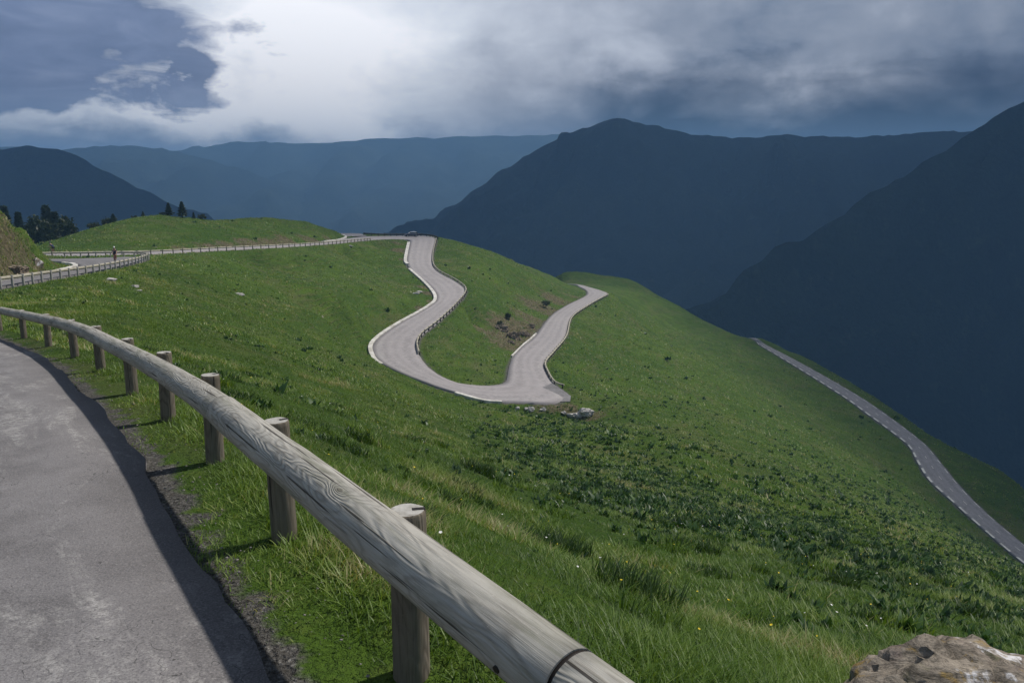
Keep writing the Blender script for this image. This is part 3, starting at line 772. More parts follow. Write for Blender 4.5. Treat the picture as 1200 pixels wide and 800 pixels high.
posts_all = near_posts + [at_n(np.array([x]))[0] * 0 for x in []]
extra = []
q = s_of_px(0) + 2.2
while q < s_n[-1] - 1.0:
    c0 = at_n(np.array([q - 0.1, q, q + 0.1])); tdir = c0[2] - c0[0]; tdir[2] = 0; tdir /= np.linalg.norm(tdir)
    nl = np.array([-tdir[1], tdir[0], 0]); extra.append(c0[1] - nl * 0.145 - np.array([0, 0, PH - 0.06])); q += 2.2
for i, p in enumerate(list(near_posts) + extra):
    me = make_post_mesh(PH + (0.015 * math.sin(i * 5.1)), PR, True, M['post'], M['cap'], i)
    o = bpy.data.objects.new('post', me); COL.objects.link(o)
    o.location = p; o.rotation_euler = (random.uniform(-.02, .02), random.uniform(-.02, .02), random.uniform(0, 6))
    parented(o, root)
    # black block on the top, standing for the shade in a saw notch
    if i < 12:
        bm = bmesh.new(); bmesh.ops.create_cube(bm, size=1.0)
        for v in bm.verts: v.co = Vector((v.co.x * 0.05, v.co.y * 0.026, v.co.z * 0.02))
        nt = from_bm('notch_shade', bm, M['hole'])
        nt.parent = o; nt.location = (PR * 0.62, 0, PH + 0.015 * math.sin(i * 5.1) - 0.0088)
        nt.rotation_euler = (0, 0, 0)
# black plug on the nearest log, painted as the dark inside a bolt hole
qh = s_of_px(612)
cc = at_n(np.array([qh - 0.05, qh, qh + 0.05])); td = cc[2] - cc[0]; td /= np.linalg.norm(td)
side = np.cross(np.array([0, 0, 1.0]), td); side /= np.linalg.norm(side)
dirh = side * 0.9 - np.array([0, 0, 0.28]); dirh /= np.linalg.norm(dirh)
tube_obj('bolt_hole_shade', [cc[1] + dirh * (RR - 0.03), cc[1] + dirh * (RR + 0.006)], 0.012, M['hole'], root, nseg=14)

# smaller rails further down the road ---------------------------------
def guard_rail(line, spacing, h, rail_r, post_r, label, railmat, postmat, off=0.12, nmax=98):
    line = catmull(line, 0.5); s = np.concatenate([[0], np.cumsum(np.linalg.norm(np.diff(line, axis=0), axis=1))])
    at = lambda q: np.stack([np.interp(q, s, line[:, k]) for k in range(3)], -1)
    root = empty('guard_rail', line[0]); bpy.context.view_layer.update()
    tag(root, label, 'guard rail', 'timber guard rails along the road')
    nn = left_normals(line)
    axis_ = line + nn * off + np.array([0, 0, h - rail_r * 1.2])
    at2 = lambda q: np.stack([np.interp(q, s, axis_[:, k]) for k in range(3)], -1)
    npost = min(nmax, int(s[-1] / spacing))
    qs = np.linspace(0.1, s[-1] - 0.1, npost)
    for i, q in enumerate(qs):
        p = at(np.array([q]))[0]
        m0 = make_post_mesh(h, post_r, False, postmat, M['cap'], i, 8)
        o = bpy.data.objects.new('post', m0); COL.objects.link(o); o.location = p; parented(o, root)
    step = 2 * spacing; nl = max(1, int(round(s[-1] / step)))
    for a, b in zip(np.linspace(0, s[-1], nl + 1)[:-1], np.linspace(0, s[-1], nl + 1)[1:]):
        V, F_, Cc = tube(at2(np.linspace(a + 0.01, b - 0.01, 6)), rail_r, nseg=10)
        o = mesh_obj('log', V, F_, railmat, None, smooth=True); parented(o, root)
    return root
guard_rail(loop_posts_line, 1.95, 0.68, 0.12, 0.085, 'pale log guard rail looping round the left-hand bend', M['sunlit_wood'], M['cap'])
guard_rail([Pz(u, v, z) for u, v, z in [(40, 301.2, -8.95), (62, 300.6, -9.05), (100, 300.0, -9.2), (180, 298.0, -9.6), (260, 293.5, -10.2), (330, 290.0, -10.8), (380, 286.7, -11.5), (412, 283.9, -12.0), (434, 281.8, -12.4)]], 2.3, 0.68, 0.13, 0.09,
           'long pale log guard rail on the road below the knoll', M['sunlit_wood'], M['post'])
crail = [(Pz(u + 0.8, v, z)) for (u, v), z in Cr[0:10]]
guard_rail([p for p in crail][::-1], 2.2, 0.52, 0.13, 0.09, 'thin pale guard rail down the right of the winding road', M['sunlit_wood'], M['shaded_wood'])  # dark posts carry the shadow under the rail in their colour
drail = [Pz(u + 0.8, v, z) for u, v, z in [(659, 454.5, -24.95), (648, 449.7, -25.0), (640, 437, -25.2), (637.7, 426, -25.4), (648.3, 412.8, -25.8), (662.3, 395.0, -26.4), (669, 373, -27.4), (687, 359.5, -28.2), (711.3, 346.0, -29.2)]]
guard_rail(drail[::-1], 2.2, 0.52, 0.13, 0.09, 'thin pale guard rail beside the road above the hairpin', M['sunlit_wood'], M['shaded_wood'])  # posts coloured dark for the shadow below the rail here too

# ------------------------------------------------------------------ sun, sky
SUN_EL, sun_h = R(56), Vector((0.85, 0.53))
sun_h.normalize()
SUN = Vector((sun_h.x * math.cos(SUN_EL), sun_h.y * math.cos(SUN_EL), math.sin(SUN_EL)))
ld = bpy.data.lights.new('sun', 'SUN'); ld.energy = 4.4; ld.angle = R(1.6); ld.color = (1.0, 0.94, 0.85)
lo_ = bpy.data.objects.new('sun', ld); COL.objects.link(lo_)
lo_.rotation_euler = (-SUN).to_track_quat('-Z', 'Y').to_euler(); lo_.location = SUN * 100

W = NT('World', True); scene.world = W.owner
sky = W.n('ShaderNodeTexSky'); sky.sky_type = 'NISHITA'; sky.sun_disc = False; sky.sun_elevation = SUN_EL
sky.sun_rotation = math.atan2(SUN.x, SUN.y); sky.air_density = 1.2; sky.dust_density = 0.6
bg1 = W.n('ShaderNodeBackground'); W.l(sky.outputs[0], bg1.inputs['Color']); bg1.inputs['Strength'].default_value = 0.10
gen = W.n('ShaderNodeTexCoord').outputs['Generated']
sep = W.n('ShaderNodeSeparateXYZ'); W.l(gen, sep.inputs[0])
# cloud deck seen in perspective: project the direction on a level layer
zc = W.math('MAXIMUM', sep.outputs['Z'], 0.02)
zq = W.math('ADD', zc, 0.16)
com = W.n('ShaderNodeCombineXYZ'); W.l(W.math('DIVIDE', sep.outputs['X'], zq), com.inputs[0]); W.l(W.math('DIVIDE', sep.outputs['Y'], zq), com.inputs[1])
deck = com.outputs[0]
SKYBLOBS = [(330, 60, 215, 95, 0.62), (140, 142, 260, 26, 0.42), (480, 5, 240, 60, 0.16), (430, 120, 130, 40, 0.14), (620, 110, 170, 55, -0.04), (860, 128, 300, 36, -0.10), (735, 120, 80, 36, -0.08),
            (1000, 100, 60, 45, 0.14), (880, 140, 70, 20, 0.16), (760, 40, 300, 60, 0.02), (1190, 60, 170, 110, -0.16)]
n_big = W.noise(W.mapping(deck, (1, 1, 1), (2.4, 0.3, 0)), 0.85, 6, 0.58, 0.35)
puff = W.noise(W.mapping(gen, (1, 1, 1.5), (1.2, 3.3, 0)), 9.0, 9, 0.56, 0.15)
soft = W.noise(W.mapping(gen, (1, 1, 1.6), (5.2, 0.3, 2)), 3.2, 5, 0.5, 0.3)
wisp = W.noise(W.mapping(gen, (0.7, 0.7, 2.4), (2.2, 8.3, 1)), 14.0, 8, 0.6, 0.6)
az = W.math('ARCTAN2', sep.outputs['X'], sep.outputs['Y'])
el = W.math('ARCSINE', sep.outputs['Z'])
pc = W.math('SUBTRACT', puff, 0.5); sc_ = W.math('SUBTRACT', soft, 0.5); wc = W.math('SUBTRACT', wisp, 0.5)
azd = W.math('ADD', az, W.math('MULTIPLY_ADD', sc_, 0.16, W.math('MULTIPLY', pc, 0.14)))
eld = W.math('ADD', el, W.math('MULTIPLY_ADD', wc, 0.03, W.math('MULTIPLY', pc, 0.10)))
def ang(u, v):
    r_ = ray(u, v); r_ = r_ / np.linalg.norm(r_); return math.atan2(r_[0], r_[1]), math.asin(r_[2])
def blob(u, v, su, sv):
    a0, e0 = ang(u, v)
    x_ = W.math('DIVIDE', W.math('SUBTRACT', azd, a0), su / F); y_ = W.math('DIVIDE', W.math('SUBTRACT', eld, e0), sv / F)
    r_ = W.math('ADD', W.math('MULTIPLY', x_, x_), W.math('MULTIPLY', y_, y_))
    return W.math('POWER', 2.718, W.math('MULTIPLY', r_, -1.0))
val = W.math('MULTIPLY_ADD', sc_, 0.30, 0.36)
val = W.math('MULTIPLY_ADD', wc, 0.26, val)
val = W.math('MULTIPLY_ADD', pc, 0.90, val)
for (u, v, su, sv, amt) in SKYBLOBS:
    val = W.math('MULTIPLY_ADD', blob(u, v, su, sv), amt, val)
ccol = W.ramp(val, [(0.0, (0.090, 0.122, 0.190)), (0.18, (0.165, 0.200, 0.270)), (0.38, (0.280, 0.312, 0.380)), (0.58, (0.455, 0.490, 0.565)), (0.80, (0.68, 0.72, 0.79)), (1.0, (0.95, 0.96, 1.0))])
# a nearer slate-blue cumulus with a clear outline
fr = W.math('ADD', W.math('MULTIPLY_ADD', wc, 0.75, W.math('MULTIPLY_ADD', pc, 1.35, W.math('MULTIPLY', sc_, 0.3))), W.math('MAXIMUM', blob(30, 28, 195, 92), W.math('MULTIPLY', blob(205, 76, 55, 30), 0.85)))
fm = W.ramp(fr, [(0.42, 0.0), (0.60, 1.0)])
fcol = W.ramp(W.math('MULTIPLY_ADD', wc, 1.0, W.math('MULTIPLY_ADD', sc_, 0.8, 0.5)), [(0.2, (0.085, 0.120, 0.215)), (0.5, (0.145, 0.190, 0.315)), (0.85, (0.27, 0.32, 0.46))])
ccol = W.mix(W.math('MULTIPLY', fm, 0.93), ccol, fcol)
# the sagging dark base of the deck: it comes down behind the tops on the right, and thins out to the left
rgt = W.ramp(az, [(0.0, 0.0), (0.12, 1.0)])
sag = W.math('SUBTRACT', W.math('MULTIPLY_ADD', pc, 0.11, W.math('MULTIPLY_ADD', wc, 0.045, el)), W.math('MULTIPLY_ADD', rgt, 0.064, -0.034))
low = W.ramp(sag, [(0.0, 1.0), (0.050, 0.95), (0.072, 0.60), (0.115, 0.0)])
lowc = W.mix(rgt, (0.120, 0.165, 0.280), (0.020, 0.029, 0.052))
ccol = W.mix(low, ccol, lowc)
bg2 = W.n('ShaderNodeBackground'); W.l(ccol, bg2.inputs['Color']); bg2.inputs['Strength'].default_value = 1.45
# broken cloud overhead (never in the picture), closed deck lower down
cover = W.ramp(W.math('ADD', el, W.math('MULTIPLY', W.math('SUBTRACT', n_big, 0.5), 0.5)), [(0.32, 1.0), (0.60, 0.35)])
mx = W.n('ShaderNodeMixShader'); W.l(cover, mx.inputs[0]); W.l(bg1.outputs[0], mx.inputs[1]); W.l(bg2.outputs[0], mx.inputs[2])
wo = W.n('ShaderNodeOutputWorld'); W.l(mx.outputs[0], wo.inputs['Surface'])
try: W.owner.cycles.sampling_method = 'MANUAL'; W.owner.cycles.sample_map_resolution = 1024
except Exception: pass

# ------------------------------------------------------------------ far terrain
def mountain(name, ridge, front, back_, floor, mat, label, rough=1.0, n_t=70, step=18, front_dir=None):
    """ridge: list of world points along the crest; the flanks fall to the valley with spurs and gullies"""
    rl = catmull(ridge, step)
    nr = left_normals(rl)
    if front_dir is None:
        nr *= np.where((nr * rl).sum(1) > 0, -1, 1)[:, None]          # towards the viewer's valley
    else:
        fd = np.array(front_dir, float)
        nr = np.tile(fd / np.linalg.norm(fd), (len(rl), 1))
    ts = np.concatenate([-np.linspace(1, 0, n_t // 3)[:-1] ** 1.5, np.linspace(0, 1, n_t) ** 1.3])
    X = np.empty((len(rl), len(ts))); Y = X.copy(); Zm = X.copy()
    s = np.concatenate([[0], np.cumsum(np.linalg.norm(np.diff(rl, axis=0), axis=1))])
    for j, t in enumerate(ts):
        dist = t * (front if t > 0 else back_)
        X[:, j] = rl[:, 0] + nr[:, 0] * dist; Y[:, j] = rl[:, 1] + nr[:, 1] * dist
        base = rl[:, 2] + (floor - rl[:, 2]) * (abs(t) ** 0.92)
        g = abs(fbm(s / 260.0 + 3, np.full(len(s), dist / 900.0), 5, 0.55))
        amp_ = 135 * rough * np.minimum(1, abs(dist) / 200.0) * (1 - 0.6 * abs(t))
        Zm[:, j] = base + amp_ * (g * 2.0 - 0.5) + (fbm(X[:, j] / 40, Y[:, j] / 40, 4) * 11 + fbm(X[:, j] / 150, Y[:, j] / 150, 4) * 26 * min(1, 0.25 + abs(dist) / 300)) * rough
    o = build_grid(name, X, Y, Zm, mat)
    tag(o, label, 'mountain', kind='structure'); return o
mm_near = mat_mountain('dark_forest_flank', (0.008, 0.016, 0.016), (0.022, 0.038, 0.028), (0.048, 0.064, 0.032))
mm_mid = mat_mountain('forest_and_pasture', (0.016, 0.026, 0.028), (0.038, 0.054, 0.044), (0.070, 0.085, 0.050))
FLOOR = -430
mountain('mountain', [P(1700, 70, 1700), P(1450, 62, 1500), P(1300, 72, 1400), P(1200, 117, 1330), P(1100, 180, 1260), P(1000, 243, 1190), P(910, 305, 1120), P(830, 365, 1060), P(760, 425, 1000)], 900, 900, FLOOR, mm_near, 'dark steep forested flank filling the right edge', 0.75, front_dir=(-0.80, -0.60, 0))
mountain('mountain', [P(400, 335, 2250), P(482, 276, 2300), P(540, 234, 2350), P(600, 194, 2400), P(650, 165, 2450), P(695, 147, 2500), P(728, 139, 2520), P(765, 147, 2530), P(810, 156, 2535), P(865, 162, 2540), P(930, 158, 2540), P(1010, 161, 2545), P(1100, 155, 2550), P(1250, 146, 2560)], 1500, 1300, FLOOR, mm_mid, 'blue peak in the middle with its top in cloud', 0.9, front_dir=(-0.35, -0.94, 0))
mountain('mountain', [P(-260, 225, 2000), P(-120, 200, 2050), P(-40, 183, 2100), P(20, 173, 2150), P(45, 171, 2150), P(80, 179, 2180), P(120, 198, 2200), P(160, 219, 2230), P(205, 240, 2260), P(270, 268, 2300), P(340, 300, 2350)], 1100, 1200, FLOOR, mm_mid, 'rounded blue hill on the left horizon', 0.7, front_dir=(0.1, -1, 0))
mountain('mountain', [P(-300, 176, 4200), P(0, 172, 4200), P(60, 176, 4200), P(120, 171, 4200), P(180, 173, 4200), P(240, 186, 4200), P(330, 215, 4200), P(430, 262, 4200)], 1800, 1200, FLOOR, mm_mid, 'hazy ridge behind the rounded hill on the left', 0.8, step=40, front_dir=(0.1, -1, 0))
mountain('mountain', [P(60, 215, 5200), P(160, 186, 5200), P(240, 172, 5200), P(290, 166, 5200), P(360, 168, 5200), P(450, 163, 5200), P(560, 160, 5200), P(660, 158, 5200), P(800, 158, 5200)], 2400, 1200, FLOOR, mm_mid, 'most distant hazy ridge under the cloud', 0.8, step=50, front_dir=(-0.1, -1, 0))
xs = np.linspace(-9000, 9000, 140); ys = np.linspace(-2500, 7300, 100); VX, VY = np.meshgrid(xs, ys)
vz = FLOOR - 20 + 40 * fbm(VX / 900, VY / 900, 4)
vo = build_grid('valley', VX, VY, vz, mm_near); tag(vo, 'dark wooded floor of the valley', 'valley', kind='structure')

# haze: the damp air in the valley
def box(name, lo3, hi3, mat):
    V = [(x, y, z) for x in (lo3[0], hi3[0]) for y in (lo3[1], hi3[1]) for z in (lo3[2], hi3[2])]
    return mesh_obj(name, V, [(0, 1, 3, 2), (4, 6, 7, 5), (0, 4, 5, 1), (2, 3, 7, 6), (0, 2, 6, 4), (1, 5, 7, 3)], mat)
hm = NT('valley_haze'); pv = hm.n('ShaderNodeVolumePrincipled'); pv.inputs['Color'].default_value = (0.34, 0.62, 0.97, 1); pv.inputs['Density'].default_value = 0.00027
pv.inputs['Anisotropy'].default_value = 0.0
ho = hm.n('ShaderNodeOutputMaterial'); hm.l(pv.outputs[0], ho.inputs['Volume'])
zs_ = max(max((o.matrix_world @ Vector(b)).z for b in o.bound_box) for o in scene.objects if o.type == 'MESH')
hz = box('haze', (-9100, -2600, -560), (9100, 7400, zs_ + 6), hm.owner); tag(hz, 'blue damp air filling the valley', 'haze', kind='stuff')

# ------------------------------------------------------------------ grass
def frustum(x, y, z, mu=190, mv=120):
    u, v = project(np.stack([x, y, z], -1)); return (u > -mu) & (u < 1200 + mu) & (v > -50) & (v < 800 + mv)

def scatter(ymin, ymax, dens, rmin=0.0):
    """random points on the flank between two distances, inside what could be seen"""
    x0, x1 = -0.82 * ymax - 1.5, 0.82 * ymax + 1.5
    n_ = int(dens * (x1 - x0) * (ymax - ymin))
    x = rng.uniform(x0, x1, n_); y = rng.uniform(ymin, ymax, n_)
    z = grid_z(x, y)
    k = frustum(x, y, z)
    x, y, z = x[k], y[k], z[k]
    return x, y, z

def edge_clear(x, y, gap):
    if len(x) == 0: return np.zeros(0, bool)
    i = np.clip(np.searchsorted(gx, x) - 1, 0, len(gx) - 2); j = np.clip(np.searchsorted(gy, y) - 1, 0, len(gy) - 2)
    fx = (x - gx[i]) / (gx[i + 1] - gx[i]); fy = (y - gy[j]) / (gy[j + 1] - gy[j])
    d = (D[j, i] * (1 - fx) + D[j, i + 1] * fx) * (1 - fy) + (D[j + 1, i] * (1 - fx) + D[j + 1, i + 1] * fx) * fy
    return d > gap

def blades(x, y, z, h, wd, lean=1.35, curl=1.0):
    n_ = len(x); a = rng.uniform(0, 2 * np.pi, n_)
    fx, fy = np.cos(a), np.sin(a); sx, sy = -fy, fx
    l = rng.uniform(0.1, 1.0, n_) * lean; cu = rng.uniform(0.2, 1.0, n_) * curl
    # bent downhill a little
    ldx, ldy = fx * l + 0.12, fy * l + 0.08
    V = np.empty((n_, 5, 3))
    for k, (t, ww) in enumerate(((0.0, 1.0), (0.0, -1.0), (0.55, 0.8), (0.55, -0.8), (1.0, 0.0))):
        bend = t * 0.6 + t * t * cu
        V[:, k, 0] = x + ldx * h * bend + sx * wd * ww * 0.5
        V[:, k, 1] = y + ldy * h * bend + sy * wd * ww * 0.5
        V[:, k, 2] = z - 0.02 + h * t * (1 - 0.22 * cu * t)
    return V
BF = [(0, 1, 3), (0, 3, 2), (2, 3, 4)]

allV, allT = [], []
def sow(x, y, z, h, wd, tint, **kw):
    allV.append(blades(x, y, z, h, wd, **kw)); allT.append(tint)
for (a, b, dens, hb, wb) in ((0.6, 6.5, 4200, 0.062, 0.0055), (6.5, 15, 1700, 0.064, 0.0082), (15, 36, 380, 0.085, 0.018), (36, 95, 55, 0.12, 0.045), (95, 235, 7, 0.19, 0.10)):
    x, y, z = scatter(a, b, dens)
    cl = fbm(x * 1.1, y * 1.1, 3); big = fbm(x * 0.23 + 5, y * 0.23, 3)
    ok = edge_clear(x, y, 0.6 if a >= 15 else np.where(rng.random(len(x)) < 0.15, 0.02, 0.16) + 0.18 * fbm(x * 1.7, y * 1.7, 3)) & (rng.random(len(x)) < np.clip(0.80 + 1.2 * cl + 0.3 * big, 0.45, 1))
    x, y, z, cl, big = x[ok], y[ok], z[ok], cl[ok], big[ok]
    h = hb * (0.55 + 0.9 * rng.random(len(x))) * np.clip(1 + 1.0 * cl + 0.4 * big, 0.5, 1.7)
    ec = edge_clear(x, y, 0.45); h = np.where(ec, h, h * 0.55)
    t = np.clip(0.52 + 0.55 * cl + 0.35 * big + rng.normal(0, 0.17, len(x)), 0, 0.95)
    straw = rng.random(len(x)) < 0.008; t = np.where(straw, 1.0, t); h = np.where(straw, h * 1.35, h)
    sow(x, y, z, h, wb * rng.uniform(0.6, 1.4, len(x)), t)
# tussocks: rank darker or strawy bunches on the near slope
def tussock(x, y, n_, rad, h, tint, wd=0.009):
    rr = rad * np.sqrt(rng.random(n_)); aa = rng.uniform(0, 6.283, n_)
    px_, py_ = x + rr * np.cos(aa), y + rr * np.sin(aa)
    sow(px_, py_, grid_z(px_, py_), h * rng.uniform(0.5, 1.15, n_), wd * rng.uniform(0.7, 1.4, n_), np.clip(tint + rng.normal(0, 0.13, n_), 0, 1), lean=0.9, curl=0.9)
tx, ty, tz = scatter(3.0, 26, 0.40)
ok = edge_clear(tx, ty, 1.0)
for x, y in zip(tx[ok], ty[ok]):
    dd = math.hypot(x, y)
    tussock(x, y, int(rng.uniform(110, 240)), rng.uniform(0.12, 0.34), rng.uniform(0.11, 0.22), rng.choice([0.05, 0.12, 0.5, 0.75]), 0.007 + 0.0009 * dd)
for u, v, d in ((640, 655, 8.2), (745, 760, 5.6), (560, 590, 13.5), (660, 640, 8.8)):
    p = P(u, v, d); tussock(p[0], p[1], 420, 0.32, 0.26, 0.03, 0.010)
bx, by = rng.uniform(-54, -36, 9000), rng.uniform(56, 86, 9000)
okb = edge_clear(bx, by, 0.6) & (fbm(bx * 0.5, by * 0.5, 3) > -0.15); bx, by = bx[okb], by[okb]
sow(bx, by, grid_z(bx, by), rng.uniform(0.10, 0.34, len(bx)), rng.uniform(0.05, 0.10, len(bx)), np.clip(rng.normal(0.82, 0.26, len(bx)) + 0.5 * fbm(bx * 0.3, by * 0.3, 3), 0, 1))
g = tri_mesh('grass', np.concatenate(allV), 5, BF, M['grass'], np.concatenate(allT))
tag(g, 'long green grass and tussocks covering the steep slope', 'grass', kind='stuff')

# broad leaved weeds: dark blue green patches on the slope
LV, LT = [], []
def weeds(ymin, ymax, dens, size, nleaf, wide, thr):
    x, y, z = scatter(ymin, ymax, dens)
    u, v = project(np.stack([x, y, z], -1))
    band = np.exp(-((v - (512 + (u - 620) * 0.35)) / np.where(u > 900, 62, 50)) ** 2) * sstep(520, 680, u)
    nz = fbm(x * 0.30 + 3, y * 0.30, 4)
    dens_ = np.clip(band * (1.7 + 1.6 * nz) + thr + 0.28 * nz, 0, 1)
    ok = edge_clear(x, y, 1.2) & (rng.random(len(x)) < dens_)
    x, y, z = x[ok], y[ok], z[ok]
    s = size * np.clip(np.exp(rng.normal(-0.1, 0.42, len(x))), 0.4, 2.6)
    for k in range(nleaf):
        n_ = len(x); jx = rng.normal(0, 0.32, n_) * s; jy = rng.normal(0, 0.32, n_) * s
        LV.append(blades(x + jx, y + jy, z + s * 0.05, s * rng.uniform(0.6, 1.15, n_), s * wide * rng.uniform(0.7, 1.3, n_), lean=1.0, curl=0.9))
        LT.append(np.clip(rng.normal(0.45, 0.2, n_) + 0.5 * fbm(x * 0.8, y * 0.8, 2), 0, 1))
weeds(5, 14, 26.0, 0.070, 14, 0.40, 0.0)
weeds(14, 40, 19.0, 0.095, 12, 0.46, -0.02)
weeds(40, 125, 2.6, 0.16, 9, 0.55, 0.0)
weeds(125, 215, 0.08, 0.42, 8, 0.6, 0.06)
w_ = tri_mesh('undergrowth', np.concatenate(LV), 5, BF, M['weed'], np.concatenate(LT))
tag(w_, 'dark broad-leaved weeds in patches across the slope', 'weeds', kind='stuff')

# small flowers
M['flower_white'] = simple_mat('white_petals', (0.75, 0.75, 0.72), None, 10, 0.7)
M['flower_yellow'] = simple_mat('yellow_petals', (0.72, 0.55, 0.03), None, 10, 0.7)
for cname, dn, lab in (('flower_white', 0.55, 'tiny white flowers dotted in the grass'), ('flower_yellow', 0.42, 'tiny yellow flowers dotted in the grass')):
    x, y, z = scatter(3.0, 18, dn); ok = edge_clear(x, y, 0.5); x, y, z = x[ok], y[ok], z[ok]
    V = []
    for a, b, c_ in zip(x, y, z):
        r_ = rng.uniform(0.006, 0.012); hh = rng.uniform(0.12, 0.24); tl = rng.uniform(-0.4, 0.4, 2)
        ring = [(a + r_ * math.cos(k * 1.2566), b + r_ * math.sin(k * 1.2566), c_ + hh + r_ * (tl[0] * math.cos(k * 1.2566) + tl[1] * math.sin(k * 1.2566))) for k in range(5)]
        V.append([(a, b, c_ + hh - 0.006)] + ring)
    fo = tri_mesh('wildflowers', np.array(V), 6, [(0, 1, 2), (0, 2, 3), (0, 3, 4), (0, 4, 5), (0, 5, 1)], M[cname])
    tag(fo, lab, 'flowers', kind='stuff')

# loose gravel on the verge between the tarmac and the rail
gp = []
for i in range(5200):
    k = rng.integers(0, len(A_r) - 1); p = A_r[k] + (A_r[k + 1] - A_r[k]) * rng.random()
    if p[1] < 0.4 or p[1] > 26 or p[0] > 3: continue
    dirn = (A_r[k] - A_l[k]); dirn /= np.linalg.norm(dirn)
    p = p + dirn * rng.normal(0.14, 0.17) + np.array([0, 0, 0.0])
    gp.append((p, 0.004 + 0.010 * rng.random() ** 2.2 * (1 + p[1] * 0.03)))
V = []
for p, r_ in gp:
    zz = max(float(grid_z(p[0], p[1])), p[2] - 0.005) + r_ * 0.25
    o6 = np.array([(1, 0, 0), (0, 1, 0), (-1, 0, 0), (0, -1, 0), (0, 0, 0.5), (0, 0, -0.5)]) * r_ * rng.uniform(0.6, 1.3, (6, 1))
    a_ = rng.uniform(0, 6.28); ca, sa = math.cos(a_), math.sin(a_)
    o6 = np.stack([o6[:, 0] * ca - o6[:, 1] * sa, o6[:, 0] * sa + o6[:, 1] * ca, o6[:, 2]], 1)
    V.append(o6 + np.array([p[0], p[1], zz]))
M['grit'] = mat_rock('grey_grit', (0.24, 0.225, 0.205), False, 3.0)
gm_ = tri_mesh('gravel', np.array(V), 6, [(0, 1, 4), (1, 2, 4), (2, 3, 4), (3, 0, 4), (1, 0, 5), (2, 1, 5), (3, 2, 5), (0, 3, 5)], M['grit'])
tag(gm_, 'loose grey grit along the ragged road edge', 'gravel', kind='stuff')

# ------------------------------------------------------------------ rocks
from mathutils import noise as mnoise
def hull_rock(name, pts, mat, label, cat='rock', group=None, sub=5, amp=0.05, freq=2.0, seed=0, strata=0.0):
    pts = [Vector(p) for p in pts]; ctr = sum(pts, Vector()) / len(pts)
    bm = bmesh.new(); vs = [bm.verts.new(p - ctr) for p in pts]
    r_ = bmesh.ops.convex_hull(bm, input=vs)
    bmesh.ops.delete(bm, geom=list({g_ for g_ in r_['geom_interior'] + r_['geom_unused'] if isinstance(g_, bmesh.types.BMVert)}), context='VERTS')
    bmesh.ops.triangulate(bm, faces=bm.faces)
    size = max((v.co.length for v in bm.verts), default=1)
    for _ in range(sub):
        long_e = [e for e in bm.edges if e.calc_length() > size * 0.05]
        if not long_e or len(bm.verts) > 9000: break
        bmesh.ops.subdivide_edges(bm, edges=long_e, cuts=1, use_grid_fill=True)
        bmesh.ops.triangulate(bm, faces=[f for f in bm.faces if len(f.verts) > 3])
    bmesh.ops.smooth_vert(bm, verts=bm.verts, factor=0.3, use_axis_x=True, use_axis_y=True, use_axis_z=True)
    bm.normal_update()
    off = Vector((seed * 13.7, seed * 5.1, seed * 9.3))
    axis_s = Vector((0.35, 0.2, 0.91)).normalized()
    for v in bm.verts:
        q = v.co * (freq / size) + off
        d_ = mnoise.fractal(q, 0.9, 2.1, 5) * amp * size
        cell = mnoise.voronoi(q * 1.6)[0]; d_ -= max(0, 0.12 - (cell[1] - cell[0])) * amp * size * 5
        if strata:
            s_ = v.co.dot(axis_s) / size * 9 + mnoise.noise(q) * 1.2
            d_ += strata * size * (abs((s_ % 1.0) - 0.5) - 0.25)
        v.co += v.normal * d_
    o = from_bm(name, bm, mat, smooth=False); o.location = ctr
    me = o.data
    try:
        me.set_sharp_from_angle(angle=R(42)); me.polygons.foreach_set('use_smooth', [True] * len(me.polygons))
    except Exception: pass
    tag(o, label, cat, group); return o
def blob_rock(p, size, label, mat, seed, squash=(1, 0.8, 0.7), **kw):
    rr = random.Random(seed); pts = []
    for i in range(16):
        v = Vector((rr.gauss(0, 1), rr.gauss(0, 1), rr.gauss(0, 1))).normalized() * rr.uniform(0.8, 1.1)
        pts.append(Vector(p) + Vector((v.x * squash[0], v.y * squash[1], v.z * squash[2])) * size * 0.5)
    return hull_rock(kw.pop('name', 'rock'), pts, mat, label, seed=seed, sub=kw.pop('sub', 3), **kw)
def on_ground(u, v, d):
    p = P(u, v, d); p[2] = float(grid_z(p[0], p[1])); return p
bpts = [P(1088, 752, 4.25), P(1097, 750, 4.4), P(1136, 758, 4.3), P(1142, 759, 4.6), P(1178, 769, 4.35), P(1216, 777, 4.4), P(1260, 800, 4.4), P(1004, 799, 4.1), P(985, 822, 4.0), P(1035, 782, 4.5),
        P(1060, 850, 3.75), P(1150, 850, 3.65), P(1240, 850, 3.75), P(1120, 776, 4.9), P(1200, 790, 5.0), P(1060, 800, 4.9)] 
bpts = [np.array([3.0, 4.4, -3.0]) + (p - np.array([3.0, 4.4, -3.0])) * 1.09 + np.array([0, 0, 0.03]) for p in bpts]
bpts += [np.array([p[0], p[1], p[2] - 0.9]) for p in bpts[7:13]] + [np.array([2.2, 5.0, -3.9]), np.array([3.2, 5.0, -3.9])]
hull_rock('boulder', bpts, M['rock'], 'big lichen-spotted boulder in the bottom right corner', 'boulder', sub=8, amp=0.06, freq=2.6, seed=3, strata=0.028)
blob_rock(on_ground(44.5, 294, 73.5) + np.array([0, -0.4, 0.25]), 1.3, 'grey boulder with a white top jutting from the left bank', M['rock'], 21, (0.9, 1, 1.1))
